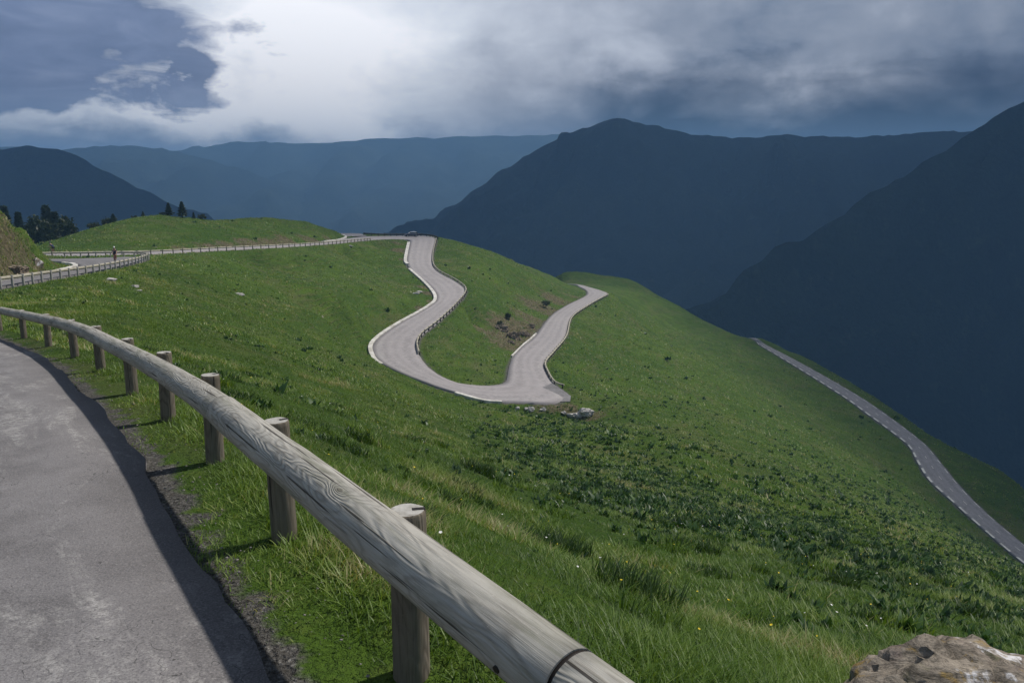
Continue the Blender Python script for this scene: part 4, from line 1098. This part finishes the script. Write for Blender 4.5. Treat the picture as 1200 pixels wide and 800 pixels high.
for u, v, d, s_, lab, sd in ((131, 328.5, 60, 0.75, 'flat pale stone lying alone in the grass under the bend rail', 31), (155, 330, 60, 0.8, 'larger of two close pale stones below the bend rail', 32),
                             (162, 333, 59, 0.5, 'smaller of two close pale stones below the bend rail', 33), (280, 356, 85, 1.1, 'weathered stone half sunk in the middle of the meadow', 34),
                             (272, 291.5, 150, 1.0, 'white marker stone at the edge of the road below the knoll', 35), (398, 293, 190, 1.3, 'pale stone in the grass below the end of the knoll', 36),
                             (411, 294, 189, 1.3, 'grey stone right of the pale one below the knoll', 37), (487, 344, 152, 1.5, 'white rock beside the brown cutting of the winding road', 38),
                             (491, 340, 155, 1.1, 'small white rock above the brown cutting of the winding road', 39)):
    blob_rock(on_ground(u, v, d), s_, lab, M['stone'], sd, (1.3, 1, 0.55), sub=2)
# tumbled stones on the outer edge of the hairpin
for i, (u, v, s_) in enumerate(((686, 480, 1.7), (677, 477, 1.3), (669, 475, 1.0), (690, 486, 0.9), (660, 483, 0.7), (681, 489, 0.9), (637, 478, 0.8), (622, 477, 0.9), (618, 481, 0.7), (606, 479, 0.6))):
    lab = 'largest grey boulder at the outer tip of the hairpin' if i == 0 else 'grey stone tumbled over the outer edge of the hairpin'
    blob_rock(on_ground(u, v, 88.5) + np.array([0, 0, 0.1]), s_, lab, M['stone'], 50 + i, (1.2, 1, 0.75), group=None if i == 0 else 'stones tumbled below the hairpin', sub=3, amp=0.15)
# broken brown crag in the cutting
for i, (u, v, d, s_, lab) in enumerate(((588, 383, 149, 3.4, 'dark cracked crag at the left of the brown cutting'), (602, 391, 142, 3.2, 'crag in the middle of the brown cutting'),
                                        (613, 386, 147, 3.0, 'tan crag beside the road in the brown cutting'), (598, 401, 135, 1.7, 'low crag at the foot of the brown cutting'), (622, 376, 157, 2.0, 'upper right crag of the brown cutting'))):
    blob_rock(on_ground(u, v, d) + np.array([0, -0.1, -0.15]), s_, lab, M['brown_rock'], 70 + i, (1.0, 1.15, 0.75), name='rock_outcrop', cat='rock outcrop', sub=5, amp=0.24, freq=3.2, strata=0.05)
for i, (u, v, d, s_, lab) in enumerate(((6, 303, 60, 2.9, 'brown crag low on the left bank'), (22, 299, 65, 2.6, 'brown crag in the middle of the left bank'), (10, 275, 65.5, 2.8, 'dark crag under the turf at the top of the left bank'))):
    blob_rock(on_ground(u, v, d) + np.array([0, 0, -0.55]), s_, lab, M['brown_rock'], 90 + i, (1.1, 0.9, 0.7), name='rock_outcrop', cat='rock outcrop', sub=4, amp=0.16, freq=2.6)

# ------------------------------------------------------------------ trees
M['needles'] = mat_blade('dark_needles', [(0.0, (0.010, 0.022, 0.012)), (0.5, (0.020, 0.042, 0.020)), (1.0, (0.040, 0.070, 0.030))], 0.15)
M['leaves'] = mat_blade('dull_leaves', [(0.0, (0.018, 0.028, 0.014)), (0.5, (0.034, 0.050, 0.022)), (1.0, (0.060, 0.080, 0.032))], 0.25)
M['bark'] = simple_mat('grey_brown_bark', (0.085, 0.068, 0.050), (0.045, 0.036, 0.028), 6, 0.9)
def trunk_mesh(h, r, seed, limbs=0, spread=1.0):
    rr = random.Random(seed); bm = bmesh.new()
    def limb(p0, p1, r0, r1, k=7, seg=5):
        prev = None; ax = (p1 - p0).normalized(); a = ax.orthogonal().normalized(); b = ax.cross(a)
        for i in range(seg + 1):
            t = i / seg; cpt = p0.lerp(p1, t) + Vector((rr.uniform(-1, 1), rr.uniform(-1, 1), 0)) * r0 * 0.35 * (0 < i)
            rad = r0 + (r1 - r0) * t
            ring = [bm.verts.new(cpt + (a * math.cos(6.2832 * j / k) + b * math.sin(6.2832 * j / k)) * rad) for j in range(k)]
            if prev:
                for j in range(k): bm.faces.new((prev[j], prev[(j + 1) % k], ring[(j + 1) % k], ring[j]))
            prev = ring
        bm.faces.new(prev)
    limb(Vector((0, 0, -0.4)), Vector((0, 0, h)), r, r * 0.18)
    for i in range(limbs):
        a = i * 2.4 + rr.uniform(-.4, .4); z0 = h * rr.uniform(0.22, 0.6)
        limb(Vector((0, 0, z0)), Vector((math.cos(a) * spread, math.sin(a) * spread, z0 + h * rr.uniform(0.2, 0.42))), r * 0.5, r * 0.1, 5, 3)
    bmesh.ops.recalc_face_normals(bm, faces=bm.faces)
    return bm
def conifer(p, h, w_, label, seed):
    root = empty('conifer_tree', p); bpy.context.view_layer.update(); tag(root, label, 'tree', 'trees around the knoll')
    t = from_bm('trunk', trunk_mesh(h * 0.96, h * 0.022, seed), M['bark'], root)
    g_ = np.random.default_rng(seed); n_ = 1500
    tt = g_.random(n_) ** 0.75                        # 0 at foot of the crown, 1 at the tip
    zc_ = h * (0.10 + 0.90 * tt)
    whorl = 0.72 + 0.28 * np.cos(tt * 34 + g_.normal(0, .5, n_))
    a = g_.uniform(0, 6.283, n_)
    lop = 1 + 0.28 * np.sin(a * 2 + seed) * np.cos(tt * 5 + seed) + 0.15 * np.sin(a * 5 + tt * 20)
    rad = w_ * 0.5 * (1 - tt) ** 0.85 * whorl * lop * g_.uniform(0.25, 1.0, n_) ** 0.6 + 0.02 * h
    cx_, cy_ = np.cos(a) * rad, np.sin(a) * rad
    L = h * 0.085 * (0.6 + 0.7 * (1 - tt)) * g_.uniform(0.6, 1.3, n_); ww = L * 0.42
    V = np.empty((n_, 4, 3)); ox_, oy_ = np.cos(a), np.sin(a)
    up = g_.normal(-0.22, 0.25, n_)
    for k, (f, s_) in enumerate(((-0.4, 0.25), (0.35, 1.0), (1.0, 0.0), (0.35, -1.0))):
        V[:, k, 0] = cx_ + ox_ * L * f - oy_ * ww * s_; V[:, k, 1] = cy_ + oy_ * L * f + ox_ * ww * s_; V[:, k, 2] = zc_ + up * L * f + g_.normal(0, .12, n_) * L
    cr = tri_mesh('crown', V, 4, [(0, 1, 2), (0, 2, 3)], M['needles'], g_.random(n_), root)
    return root
def leafy(p, h, w_, label, seed, name='broadleaf_tree', cat='tree'):
    root = empty(name, p); bpy.context.view_layer.update(); tag(root, label, cat, 'trees around the knoll')
    from_bm('trunk', trunk_mesh(h * 0.75, h * 0.03, seed, 6, w_ * 0.34), M['bark'], root)
    g_ = np.random.default_rng(seed); nc = 26; per = 95
    cen = g_.normal(0, 1, (nc, 3)); cen /= np.linalg.norm(cen, axis=1)[:, None]; cen *= g_.uniform(0.35, 1.0, (nc, 1)) ** 0.6
    cen = cen * np.array([w_ * 0.42, w_ * 0.42, h * 0.36]) + np.array([0, 0, h * 0.58])
    cs = g_.uniform(0.10, 0.20, nc) * min(w_, h)
    pts = (cen[:, None] + g_.normal(0, 0.55, (nc, per, 3)) * cs[:, None, None]).reshape(-1, 3)
    pts = pts[(pts[:, 2] > h * 0.08)]
    n_ = len(pts); L = h * 0.045 * g_.uniform(0.6, 1.5, n_)
    q1 = g_.normal(0, 1, (n_, 3)); q1 /= np.linalg.norm(q1, axis=1)[:, None]; q2 = np.cross(q1, g_.normal(0, 1, (n_, 3))); q2 /= np.linalg.norm(q2, axis=1)[:, None]
    V = np.stack([pts - q1 * L[:, None], pts + q2 * L[:, None] * 0.5, pts + q1 * L[:, None], pts - q2 * L[:, None] * 0.5], 1)
    tri_mesh('crown', V, 4, [(0, 1, 2), (0, 2, 3)], M['leaves'], g_.random(n_), root)
    return root
def plant_tree(kind, u, vb, vt, d, wpx, label, seed):
    p = P(u, vb, d); zg = float(grid_z(p[0], p[1])); top = P(u, vt, d)[2]
    zb = min(zg, p[2] + 0.5) if abs(zg - p[2]) < 6 else zg
    h = top - zg; p[2] = zg
    if h < 0.8: h = 0.8
    w_ = wpx / F * d
    if kind == 'c': return conifer(p, h, w_, label, seed)
    if kind == 'b': return leafy(p, h, w_, label, seed)
    return leafy(p, h, w_, label, seed, 'shrub', 'shrub')
for i, a in enumerate((('c', 214, 255, 236.0, 166, 13, 'larger of the paired dark conifers on top of the knoll'), ('c', 198, 253.5, 237.5, 166, 11, 'narrower of the paired dark conifers on top of the knoll'),
                       ('c', 168, 257, 247.5, 164, 6, 'lone small conifer left of the paired ones on the knoll'), ('c', 227, 256, 248.5, 168, 5, 'tiny conifer right of the paired ones on the knoll'),
                       ('s', 237, 257, 251, 170, 12, 'low shrub at the right of the tiny conifer on the knoll'), ('s', 190, 255, 248.5, 166, 9, 'low shrub at the left foot of the paired conifers'),
                       ('c', 133.5, 265, 250.5, 168, 13, 'dark conifer alone on the left shoulder of the knoll'), ('s', 126, 265.5, 255.5, 168, 12, 'shrub beside the lone conifer on the left shoulder'),
                       ('s', 110, 268.5, 259.5, 168, 18, 'low rounded shrub on the skyline left of the lone conifer'),
                       ('c', 57, 279, 240.5, 186, 13, 'tallest conifer rising out of the trees behind the bank'), ('c', 66.5, 278, 248.5, 184, 11, 'second conifer close to the tallest one behind the bank'),
                       ('b', 44, 281, 250.5, 178, 30, 'broad grey-green tree left of the tallest conifer'), ('b', 80, 276, 254.5, 180, 24, 'broad dark tree right of the conifers behind the bank'),
                       ('b', 60, 282, 258, 176, 26, 'bushy dark tree in front of the tallest conifer'),
                       ('c', 23.5, 276, 248.5, 180, 11, 'small dark conifer just above the left bank'), ('c', 8, 275, 241.5, 178, 15, 'conifer at the left edge above the bank'),
                       ('s', 157, 260, 254.5, 165, 9, 'small dark bush on the skyline between two small conifers'),
                       ('s', 596, 374, 366.5, 157, 9, 'dark bush at the upper edge of the brown cutting'), ('s', 586, 382, 376, 150, 8, 'dark bush left of the crags in the brown cutting'), ('s', 640, 358, 352, 188, 12, 'dark bush on the bank above the upper hairpin road'))):
    plant_tree(*a, 200 + i)

# ------------------------------------------------------------------ guard rail along the far edge of the col, shadow put into its colour
guard_rail([Pz(u, v, z) for u, v, z in [(426, 275.4, -12.3), (440, 276.2, -12.55), (455, 276.6, -12.8), (470, 276.6, -12.98), (484, 276.4, -13.1), (498, 276.8, -13.2), (508, 278.2, -13.3), (513, 280.3, -13.5)]],
           2.0, 0.75, 0.21, 0.12, 'guard rail along the far edge of the col, coloured dark as in shadow', M['shaded_wood'], M['shaded_wood'], off=0.05)

# ------------------------------------------------------------------ car at the col
def paint_mat(name, c1, rough=0.45, coat=0.1):
    m = NT(name); tc = m.n('ShaderNodeTexCoord').outputs['Object']; nz = m.noise(tc, 3, 5, .6)
    col = m.mix(m.ramp(nz, [(0.35, 0.0), (0.75, 0.2)]), c1, tuple(x * 1.6 for x in c1))
    b = m.out_bsdf(col, rough, 0.3); b.inputs['Coat Weight'].default_value = coat
    return m.owner
M['car_paint'] = paint_mat('dark_blue_car_paint', (0.022, 0.026, 0.045))
M['glass'] = paint_mat('window_glass', (0.05, 0.06, 0.07), 0.06, 0.0)
M['roof_glare'] = paint_mat('painted_roof_reflection', (0.62, 0.63, 0.66), 0.3)  # bright reflection on the roof, put into a pale base colour
M['tyre'] = simple_mat('black_rubber', (0.02, 0.02, 0.02), None, 20, 0.85)
M['rim'] = simple_mat('dull_alloy', (0.42, 0.42, 0.43), None, 10, 0.4, 0.5, 0, 0.8)
M['lamp'] = simple_mat('clear_lamp', (0.75, 0.75, 0.72), None, 10, 0.15, 0.6)
M['tail'] = simple_mat('red_lamp', (0.45, 0.02, 0.02), None, 10, 0.2, 0.6)
def loft(name, secs, mat, parent, smooth=True, bev=0.0):
    """closed skin through equal rings of points"""
    bm = bmesh.new(); rings = [[bm.verts.new(p) for p in s_] for s_ in secs]; k = len(rings[0])
    for a, b in zip(rings[:-1], rings[1:]):
        for j in range(k): bm.faces.new((a[j], a[(j + 1) % k], b[(j + 1) % k], b[j]))
    bm.faces.new(rings[0][::-1]); bm.faces.new(rings[-1]); bmesh.ops.recalc_face_normals(bm, faces=bm.faces)
    if bev: bmesh.ops.bevel(bm, geom=bm.edges[:], offset=bev, segments=2, affect='EDGES', clamp_overlap=True)
    return from_bm(name, bm, mat, parent, smooth)
def build_car(loc, rz):
    root = empty('parked_car', loc, rz); tag(root, 'dark car on the bend at the col, bright reflection painted on its roof', 'car')
    # lower body: stations along x (length 4.2), ring in y/z
    def ring(x, hw, z0, z1, sh): return [(x, -hw, z0 + .05), (x, -hw - .02, (z0 + z1) / 2), (x, -hw + sh, z1), (x, hw - sh, z1), (x, hw + .02, (z0 + z1) / 2), (x, hw, z0 + .05), (x, hw - .12, z0), (x, -hw + .12, z0)]
    loft('body', [ring(-2.1, .70, .34, .72, .10), ring(-2.02, .80, .24, .90, .07), ring(-1.3, .85, .20, .96, .06), ring(0, .86, .19, .95, .06), ring(.95, .85, .19, .93, .07), ring(1.75, .80, .22, .80, .10), ring(2.08, .68, .32, .66, .12)], M['car_paint'], root)
    def cring(x, hw, z0, z1, hw2): return [(x, -hw, z0), (x, -hw2, z1), (x, hw2, z1), (x, hw, z0)]
    # glasshouse: side and end windows
    bm = bmesh.new()
    lower = [(-1.85, .76), (.95, .76)]; upper = [(-1.45, .62), (.25, .62)]
    L_ = [bm.verts.new((x, s_ * y, .93)) for s_ in (-1, 1) for x, y in lower]; U_ = [bm.verts.new((x, s_ * y, 1.40)) for s_ in (-1, 1) for x, y in upper]
    for q in ((L_[0], L_[1], U_[1], U_[0]), (L_[3], L_[2], U_[2], U_[3]), (L_[1], L_[3], U_[3], U_[1]), (L_[2], L_[0], U_[0], U_[2]), (U_[0], U_[1], U_[3], U_[2]), (L_[2], L_[3], L_[1], L_[0])): bm.faces.new(q)
    bmesh.ops.recalc_face_normals(bm, faces=bm.faces)
    from_bm('window', bm, M['glass'], root)
    loft('roof', [[(-1.50, -.62, 1.39), (-1.50, -.58, 1.45), (-1.50, .58, 1.45), (-1.50, .62, 1.39)], [(-.6, -.65, 1.41), (-.6, -.60, 1.49), (-.6, .60, 1.49), (-.6, .65, 1.41)], [(.32, -.62, 1.38), (.32, -.58, 1.44), (.32, .58, 1.44), (.32, .62, 1.38)]], M['roof_glare'], root)
    for s_ in (-1, 1):
        for (x0, z0, x1, z1) in ((.98, .92, .24, 1.42), (-.45, .93, -.50, 1.42), (-1.88, .92, -1.46, 1.42)):
            V, F_, _ = tube([(x0, s_ * .77, z0), (x1, s_ * .63, z1)], .035, 6); mesh_obj('pillar', V, F_, M['car_paint'], root)
        loft('mirror', [[(.72, s_ * .88, .95), (.72, s_ * 1.02, .95), (.72, s_ * 1.02, 1.07), (.72, s_ * .88, 1.07)], [(.84, s_ * .88, .97), (.84, s_ * .98, .97), (.84, s_ * .98, 1.05), (.84, s_ * .88, 1.05)]], M['car_paint'], root)
        loft('headlight', [[(1.93, s_ * .45, .60), (1.93, s_ * .70, .60), (1.90, s_ * .70, .72), (1.90, s_ * .45, .72)], [(2.09, s_ * .45, .58), (2.03, s_ * .68, .58), (1.99, s_ * .68, .70), (2.05, s_ * .45, .70)]], M['lamp'], root)
        loft('tail_light', [[(-2.0, s_ * .55, .68), (-2.0, s_ * .76, .68), (-2.0, s_ * .76, .84), (-2.0, s_ * .55, .84)], [(-2.11, s_ * .55, .68), (-2.08, s_ * .74, .68), (-2.07, s_ * .74, .84), (-2.10, s_ * .55, .84)]], M['tail'], root)
        for x in (-1.28, 1.28):
            wh = empty('wheel', (0, 0, 0)); wh.parent = root; wh.location = (x, s_ * .78, .31)
            V, F_, _ = tube([(0, -.11, 0), (0, -.09, 0), (0, .09, 0), (0, .11, 0)], .31, 20); mesh_obj('tyre', V, F_, M['tyre'], wh)
            V, F_, _ = tube([(0, s_ * .09, 0), (0, s_ * .118, 0)], .19, 14); mesh_obj('rim', V, F_, M['rim'], wh)
    return root
i0 = np.abs(project((B_l + B_r) / 2)[0][:] - 478).argmin()
cand = [k for k in range(len(B_l)) if abs(project((B_l[k] + B_r[k]) / 2)[0] - 479) < 3 and B_l[k][2] < -12.9 and B_l[k][2] > -13.4]
ck_ = cand[len(cand) // 2]
cl_ = B_l[ck_] * 0.66 + B_r[ck_] * 0.34
dv = B_l[ck_ + 1] - B_l[ck_ - 1]
build_car((cl_[0], cl_[1], cl_[2] + 0.05), math.atan2(dv[1], dv[0]) + math.pi)

# ------------------------------------------------------------------ cyclists
M['skin'] = simple_mat('sun_tanned_skin', (0.42, 0.26, 0.18), None, 12, 0.6)
M['navy'] = simple_mat('navy_jersey', (0.020, 0.024, 0.085), None, 12, 0.8)
M['blue'] = simple_mat('dark_blue_jersey', (0.015, 0.035, 0.13), None, 12, 0.8)
M['black'] = simple_mat('black_lycra', (0.016, 0.016, 0.018), None, 12, 0.7)
M['white'] = simple_mat('white_shell', (0.72, 0.72, 0.72), None, 12, 0.5)
M['frame_red'] = simple_mat('dark_red_frame', (0.16, 0.02, 0.02), None, 12, 0.35)
def skinned(name, joints, bones, radii, mat, parent, root_i=0):
    me = bpy.data.meshes.new(name); me.from_pydata(joints, bones, []); o = bpy.data.objects.new(name, me); COL.objects.link(o)
    md = o.modifiers.new('skin', 'SKIN'); md.use_smooth_shade = True
    o.modifiers.new('sub', 'SUBSURF').levels = 1
    if not me.skin_vertices: 
        bpy.context.view_layer.objects.active = o
    for i, r_ in enumerate(radii):
        me.skin_vertices[0].data[i].radius = (r_, r_); me.skin_vertices[0].data[i].use_root = (i == root_i)
    bpy.context.view_layer.update()
    dg = bpy.context.evaluated_depsgraph_get(); new = bpy.data.meshes.new_from_object(o.evaluated_get(dg))
    o.modifiers.clear(); o.data = new; bpy.data.meshes.remove(me)
    new.materials.clear(); new.materials.append(mat)
    if parent: o.parent = parent
    return o
def bicycle(loc, rz, label):
    root = empty('bicycle', loc, rz); tag(root, label, 'bicycle')
    seg = [((-.50, 0, .34), (-.10, 0, .28)), ((-.10, 0, .28), (-.22, 0, .86)), ((-.22, 0, .80), (.36, 0, .84)), ((-.10, 0, .28), (.40, 0, .74)), ((-.50, 0, .34), (-.20, 0, .76)), ((.36, 0, .90), (.50, 0, .34))]
    V, F_ = [], []
    for a, b in seg:
        v_, f_, _ = tube([a, b], .022, 8); k = len(V); V += v_; F_ += [tuple(i + k for i in f) for f in f_]
    mesh_obj('frame', V, F_, M['frame_red'], root)
    for x in (-.50, .50):
        wh = empty('wheel'); wh.parent = root; wh.location = (x, 0, .34)
        ring = [(math.cos(t) * .325, 0, math.sin(t) * .325) for t in np.linspace(0, 6.2832, 33)]
        v_, f_, _ = tube(ring, .018, 6, cap=False); mesh_obj('tyre', v_, f_, M['tyre'], wh)
        V, F_ = [], []
        for t in np.arange(12) * 0.5236:
            v_, f_, _ = tube([(0, 0, 0), (math.cos(t) * .31, 0.001, math.sin(t) * .31)], .003, 4); k = len(V); V += v_; F_ += [tuple(i + k for i in f) for f in f_]
        mesh_obj('spokes', V, F_, M['rim'], wh)
    loft('saddle', [[(-.36, -.07, .87), (-.36, .07, .87), (-.36, .05, .92), (-.36, -.05, .92)], [(-.20, -.04, .88), (-.20, .04, .88), (-.20, .03, .92), (-.20, -.03, .92)], [(-.08, -.015, .88), (-.08, .015, .88), (-.08, .01, .91), (-.08, -.01, .91)]], M['black'], root)
    v_, f_, _ = tube([(.50, -.20, .82), (.56, -.21, .90), (.44, -.20, .94), (.40, 0, .95), (.44, .20, .94), (.56, .21, .90), (.50, .20, .82)], .016, 8); mesh_obj('handlebar', v_, f_, M['black'], root)
    v_, f_, _ = tube([(-.10, -.10, .28), (-.10, .10, .28)], .05, 10); mesh_obj('crank', v_, f_, M['rim'], root)
    return root
def cyclist(loc, rz, label, jersey, helmet):
    root = empty('person', loc, rz); tag(root, label, 'cyclist')
    J = [(-.20, 0, .97), (-.10, 0, 1.12), (.06, 0, 1.28), (.17, 0, 1.38), (.24, 0, 1.46), (.30, 0, 1.53),      # pelvis .. neck, head
         (.12, .19, 1.36), (.26, .24, 1.14), (.50, .20, .97), (.12, -.19, 1.36), (.26, -.24, 1.14), (.50, -.20, .97),
         (-.18, .10, .95), (.16, .11, .76), (-.02, .12, .42), (.02, .12, .30), (.15, .12, .29), (-.18, -.10, .95), (.10, -.11, .58), (-.14, -.12, .22), (-.08, -.12, .12), (.05, -.12, .12),
         (.33, 0, 1.64)]
    E_ = [(0, 1), (1, 2), (2, 3), (3, 4), (4, 5), (5, 22), (3, 6), (6, 7), (7, 8), (3, 9), (9, 10), (10, 11), (0, 12), (12, 13), (13, 14), (14, 15), (15, 16), (0, 17), (17, 18), (18, 19), (19, 20), (20, 21)]
    rad = [.13, .14, .16, .12, .06, .085, .065, .045, .035, .065, .045, .035, .095, .07, .045, .04, .03, .095, .07, .045, .04, .03, .095]
    skinned('body', J, E_, rad, M['skin'], root)
    skinned('jersey', J[0:4] + [J[6], (.20, .22, 1.23), J[9], (.20, -.22, 1.23)], [(0, 1), (1, 2), (2, 3), (3, 4), (4, 5), (3, 6), (6, 7)], [.145, .158, .178, .135, .082, .066, .082, .066], jersey, root)
    skinned('shorts', [J[0], J[12], (.06, .11, .82), J[17], (.01, -.11, .72)], [(0, 1), (1, 2), (0, 3), (3, 4)], [.142, .112, .092, .112, .092], M['black'], root)
    bm = bmesh.new(); bmesh.ops.create_uvsphere(bm, u_segments=16, v_segments=10, radius=1)
    for v in bm.verts: v.co = Vector((v.co.x * .155, v.co.y * .105, max(-.02, v.co.z * .12)))
    hl = from_bm('helmet', bm, helmet, root, True); hl.location = (.33, 0, 1.66); hl.rotation_euler = (0, .15, 0)
    return root
def road_spot(u, v, L_, R_, t):
    best = None
    for k in range(1, len(L_) - 1):
        p = L_[k] * (1 - t) + R_[k] * t
        if p[1] < 20: continue
        uu, vv = project(p); e = (uu - u) ** 2 + (3 * (vv - v)) ** 2
        if best is None or e < best[0]: best = (e, k, p)
    _, k, p = best; dv_ = (L_[k + 1] + R_[k + 1]) - (L_[k - 1] + R_[k - 1])
    return p + np.array([0, 0, 0.05 * (1 - (2 * t - 1) ** 2)]), math.atan2(dv_[1], dv_[0])
p, a = road_spot(134, 307, A_l, A_r, 0.62)
bicycle(p, a + math.pi, 'racing bicycle ridden up the middle of the bend'); cyclist(p, a + math.pi, 'cyclist in a navy jersey riding up the bend', M['navy'], M['white'])
p, a = road_spot(61, 298.8, B_l, B_r, 0.25)
bicycle(p, a + 2.6, 'racing bicycle on the lower road by the left bank'); cyclist(p, a + 2.6, 'cyclist in a dark blue top beside the left bank', M['blue'], M['blue'])

# ------------------------------------------------------------------ unseen cloud added above the view, shaped to shade the land beyond the pass
cm = NT('shade_cloud_volume'); cv = cm.n('ShaderNodeVolumePrincipled'); cv.inputs['Color'].default_value = (0.93, 0.95, 0.98, 1); cv.inputs['Density'].default_value = 0.009; cv.inputs['Anisotropy'].default_value = 0.3
co_ = cm.n('ShaderNodeOutputMaterial'); cm.l(cv.outputs[0], co_.inputs['Volume'])
ZC = 1500.0
offs = np.array([SUN.x / SUN.z, SUN.y / SUN.z])
edge = catmull([np.array([x, y, 0.0]) for x, y in ((-6000, 500), (-2500, 330), (-900, 170), (-300, 115), (-112, 138), (-70, 172), (-34, 226), (10, 252), (46, 236), (62, 185), (70, 120), (70, 55), (74, -10), (110, -110), (300, -400), (900, -1100), (2500, -2500))], 60)
inn = left_normals(edge)
inn = np.where(True, inn, inn)
# march inland along a fixed heading so that the sheet does not fold
heading = np.array([0.55, 0.835, 0.0])
ds = np.array([0, 12, 25, 40, 60, 85, 120, 200, 400, 800, 1500, 2500, 3700, 5000.0])
top = np.empty((len(edge), len(ds), 3)); bot = top.copy()
for j, q in enumerate(ds):
    gpt = edge + heading * q
    th = 4 + 330 * sstep(0, 280, q) 
    lump = fbm(gpt[:, 0] / 300, gpt[:, 1] / 300, 3) * 60 * sstep(0, 200, q)
    rag = fbm(edge[:, 0] / 45, edge[:, 1] / 45, 3) * 14 * (1 - sstep(0, 160, q))
    pos_ = gpt + heading * rag[:, None]
    zz = ZC + lump
    wx = pos_[:, 0] + offs[0] * (zz + 40); wy = np.minimum(pos_[:, 1] + offs[1] * (zz + 40), 3200)
    bot[:, j] = np.stack([wx, wy, zz], 1); top[:, j] = np.stack([wx + offs[0] * th * 0.3, wy + offs[1] * th * 0.3, zz + th], 1)
n1, n2 = top.shape[:2]; idx = np.arange(n1 * n2).reshape(n1, n2); Fc = []
for i in range(n1 - 1):
    for j in range(n2 - 1):
        a, b, c_, d_ = idx[i, j], idx[i + 1, j], idx[i + 1, j + 1], idx[i, j + 1]
        Fc.append((a, b, c_, d_)); o_ = n1 * n2; Fc.append((o_ + a, o_ + d_, o_ + c_, o_ + b))
for i in range(n1 - 1):
    for j in (0, n2 - 1): Fc.append((idx[i, j], idx[i + 1, j], idx[i + 1, j] + n1 * n2, idx[i, j] + n1 * n2))
for j in range(n2 - 1):
    for i in (0, n1 - 1): Fc.append((idx[i, j], idx[i, j + 1], idx[i, j + 1] + n1 * n2, idx[i, j] + n1 * n2))
bm = bmesh.new(); bv = [bm.verts.new(p) for p in np.concatenate([top.reshape(-1, 3), bot.reshape(-1, 3)])]
for f in Fc:
    try: bm.faces.new([bv[k] for k in f])
    except ValueError: pass
bmesh.ops.recalc_face_normals(bm, faces=bm.faces)
cl_o = from_bm('shade_clouds', bm, cm.owner); tag(cl_o, 'out-of-view cloud added to shade the valley beyond the pass', 'shade_clouds', kind='stuff')

# ------------------------------------------------------------------ camera, render
cd = bpy.data.cameras.new('camera'); cam = bpy.data.objects.new('camera', cd); COL.objects.link(cam)
cd.sensor_width = 36.0; cd.lens = 36.0 * F / 1200.0; cd.clip_start = 0.05; cd.clip_end = 40000
cam.location = (0, 0, 0); cam.rotation_euler = (math.pi / 2 - PITCH, 0, 0)
scene.camera = cam
scene.view_settings.view_transform = 'Standard'; scene.view_settings.look = 'None'; scene.view_settings.gamma = 1.0
scene.view_settings.exposure = 0.0
scene.view_settings.use_curve_mapping = False
scene.render.engine = 'CYCLES'
scene.cycles.max_bounces = 6; scene.cycles.volume_bounces = 1; scene.cycles.diffuse_bounces = 3
scene.cycles.use_denoising = True
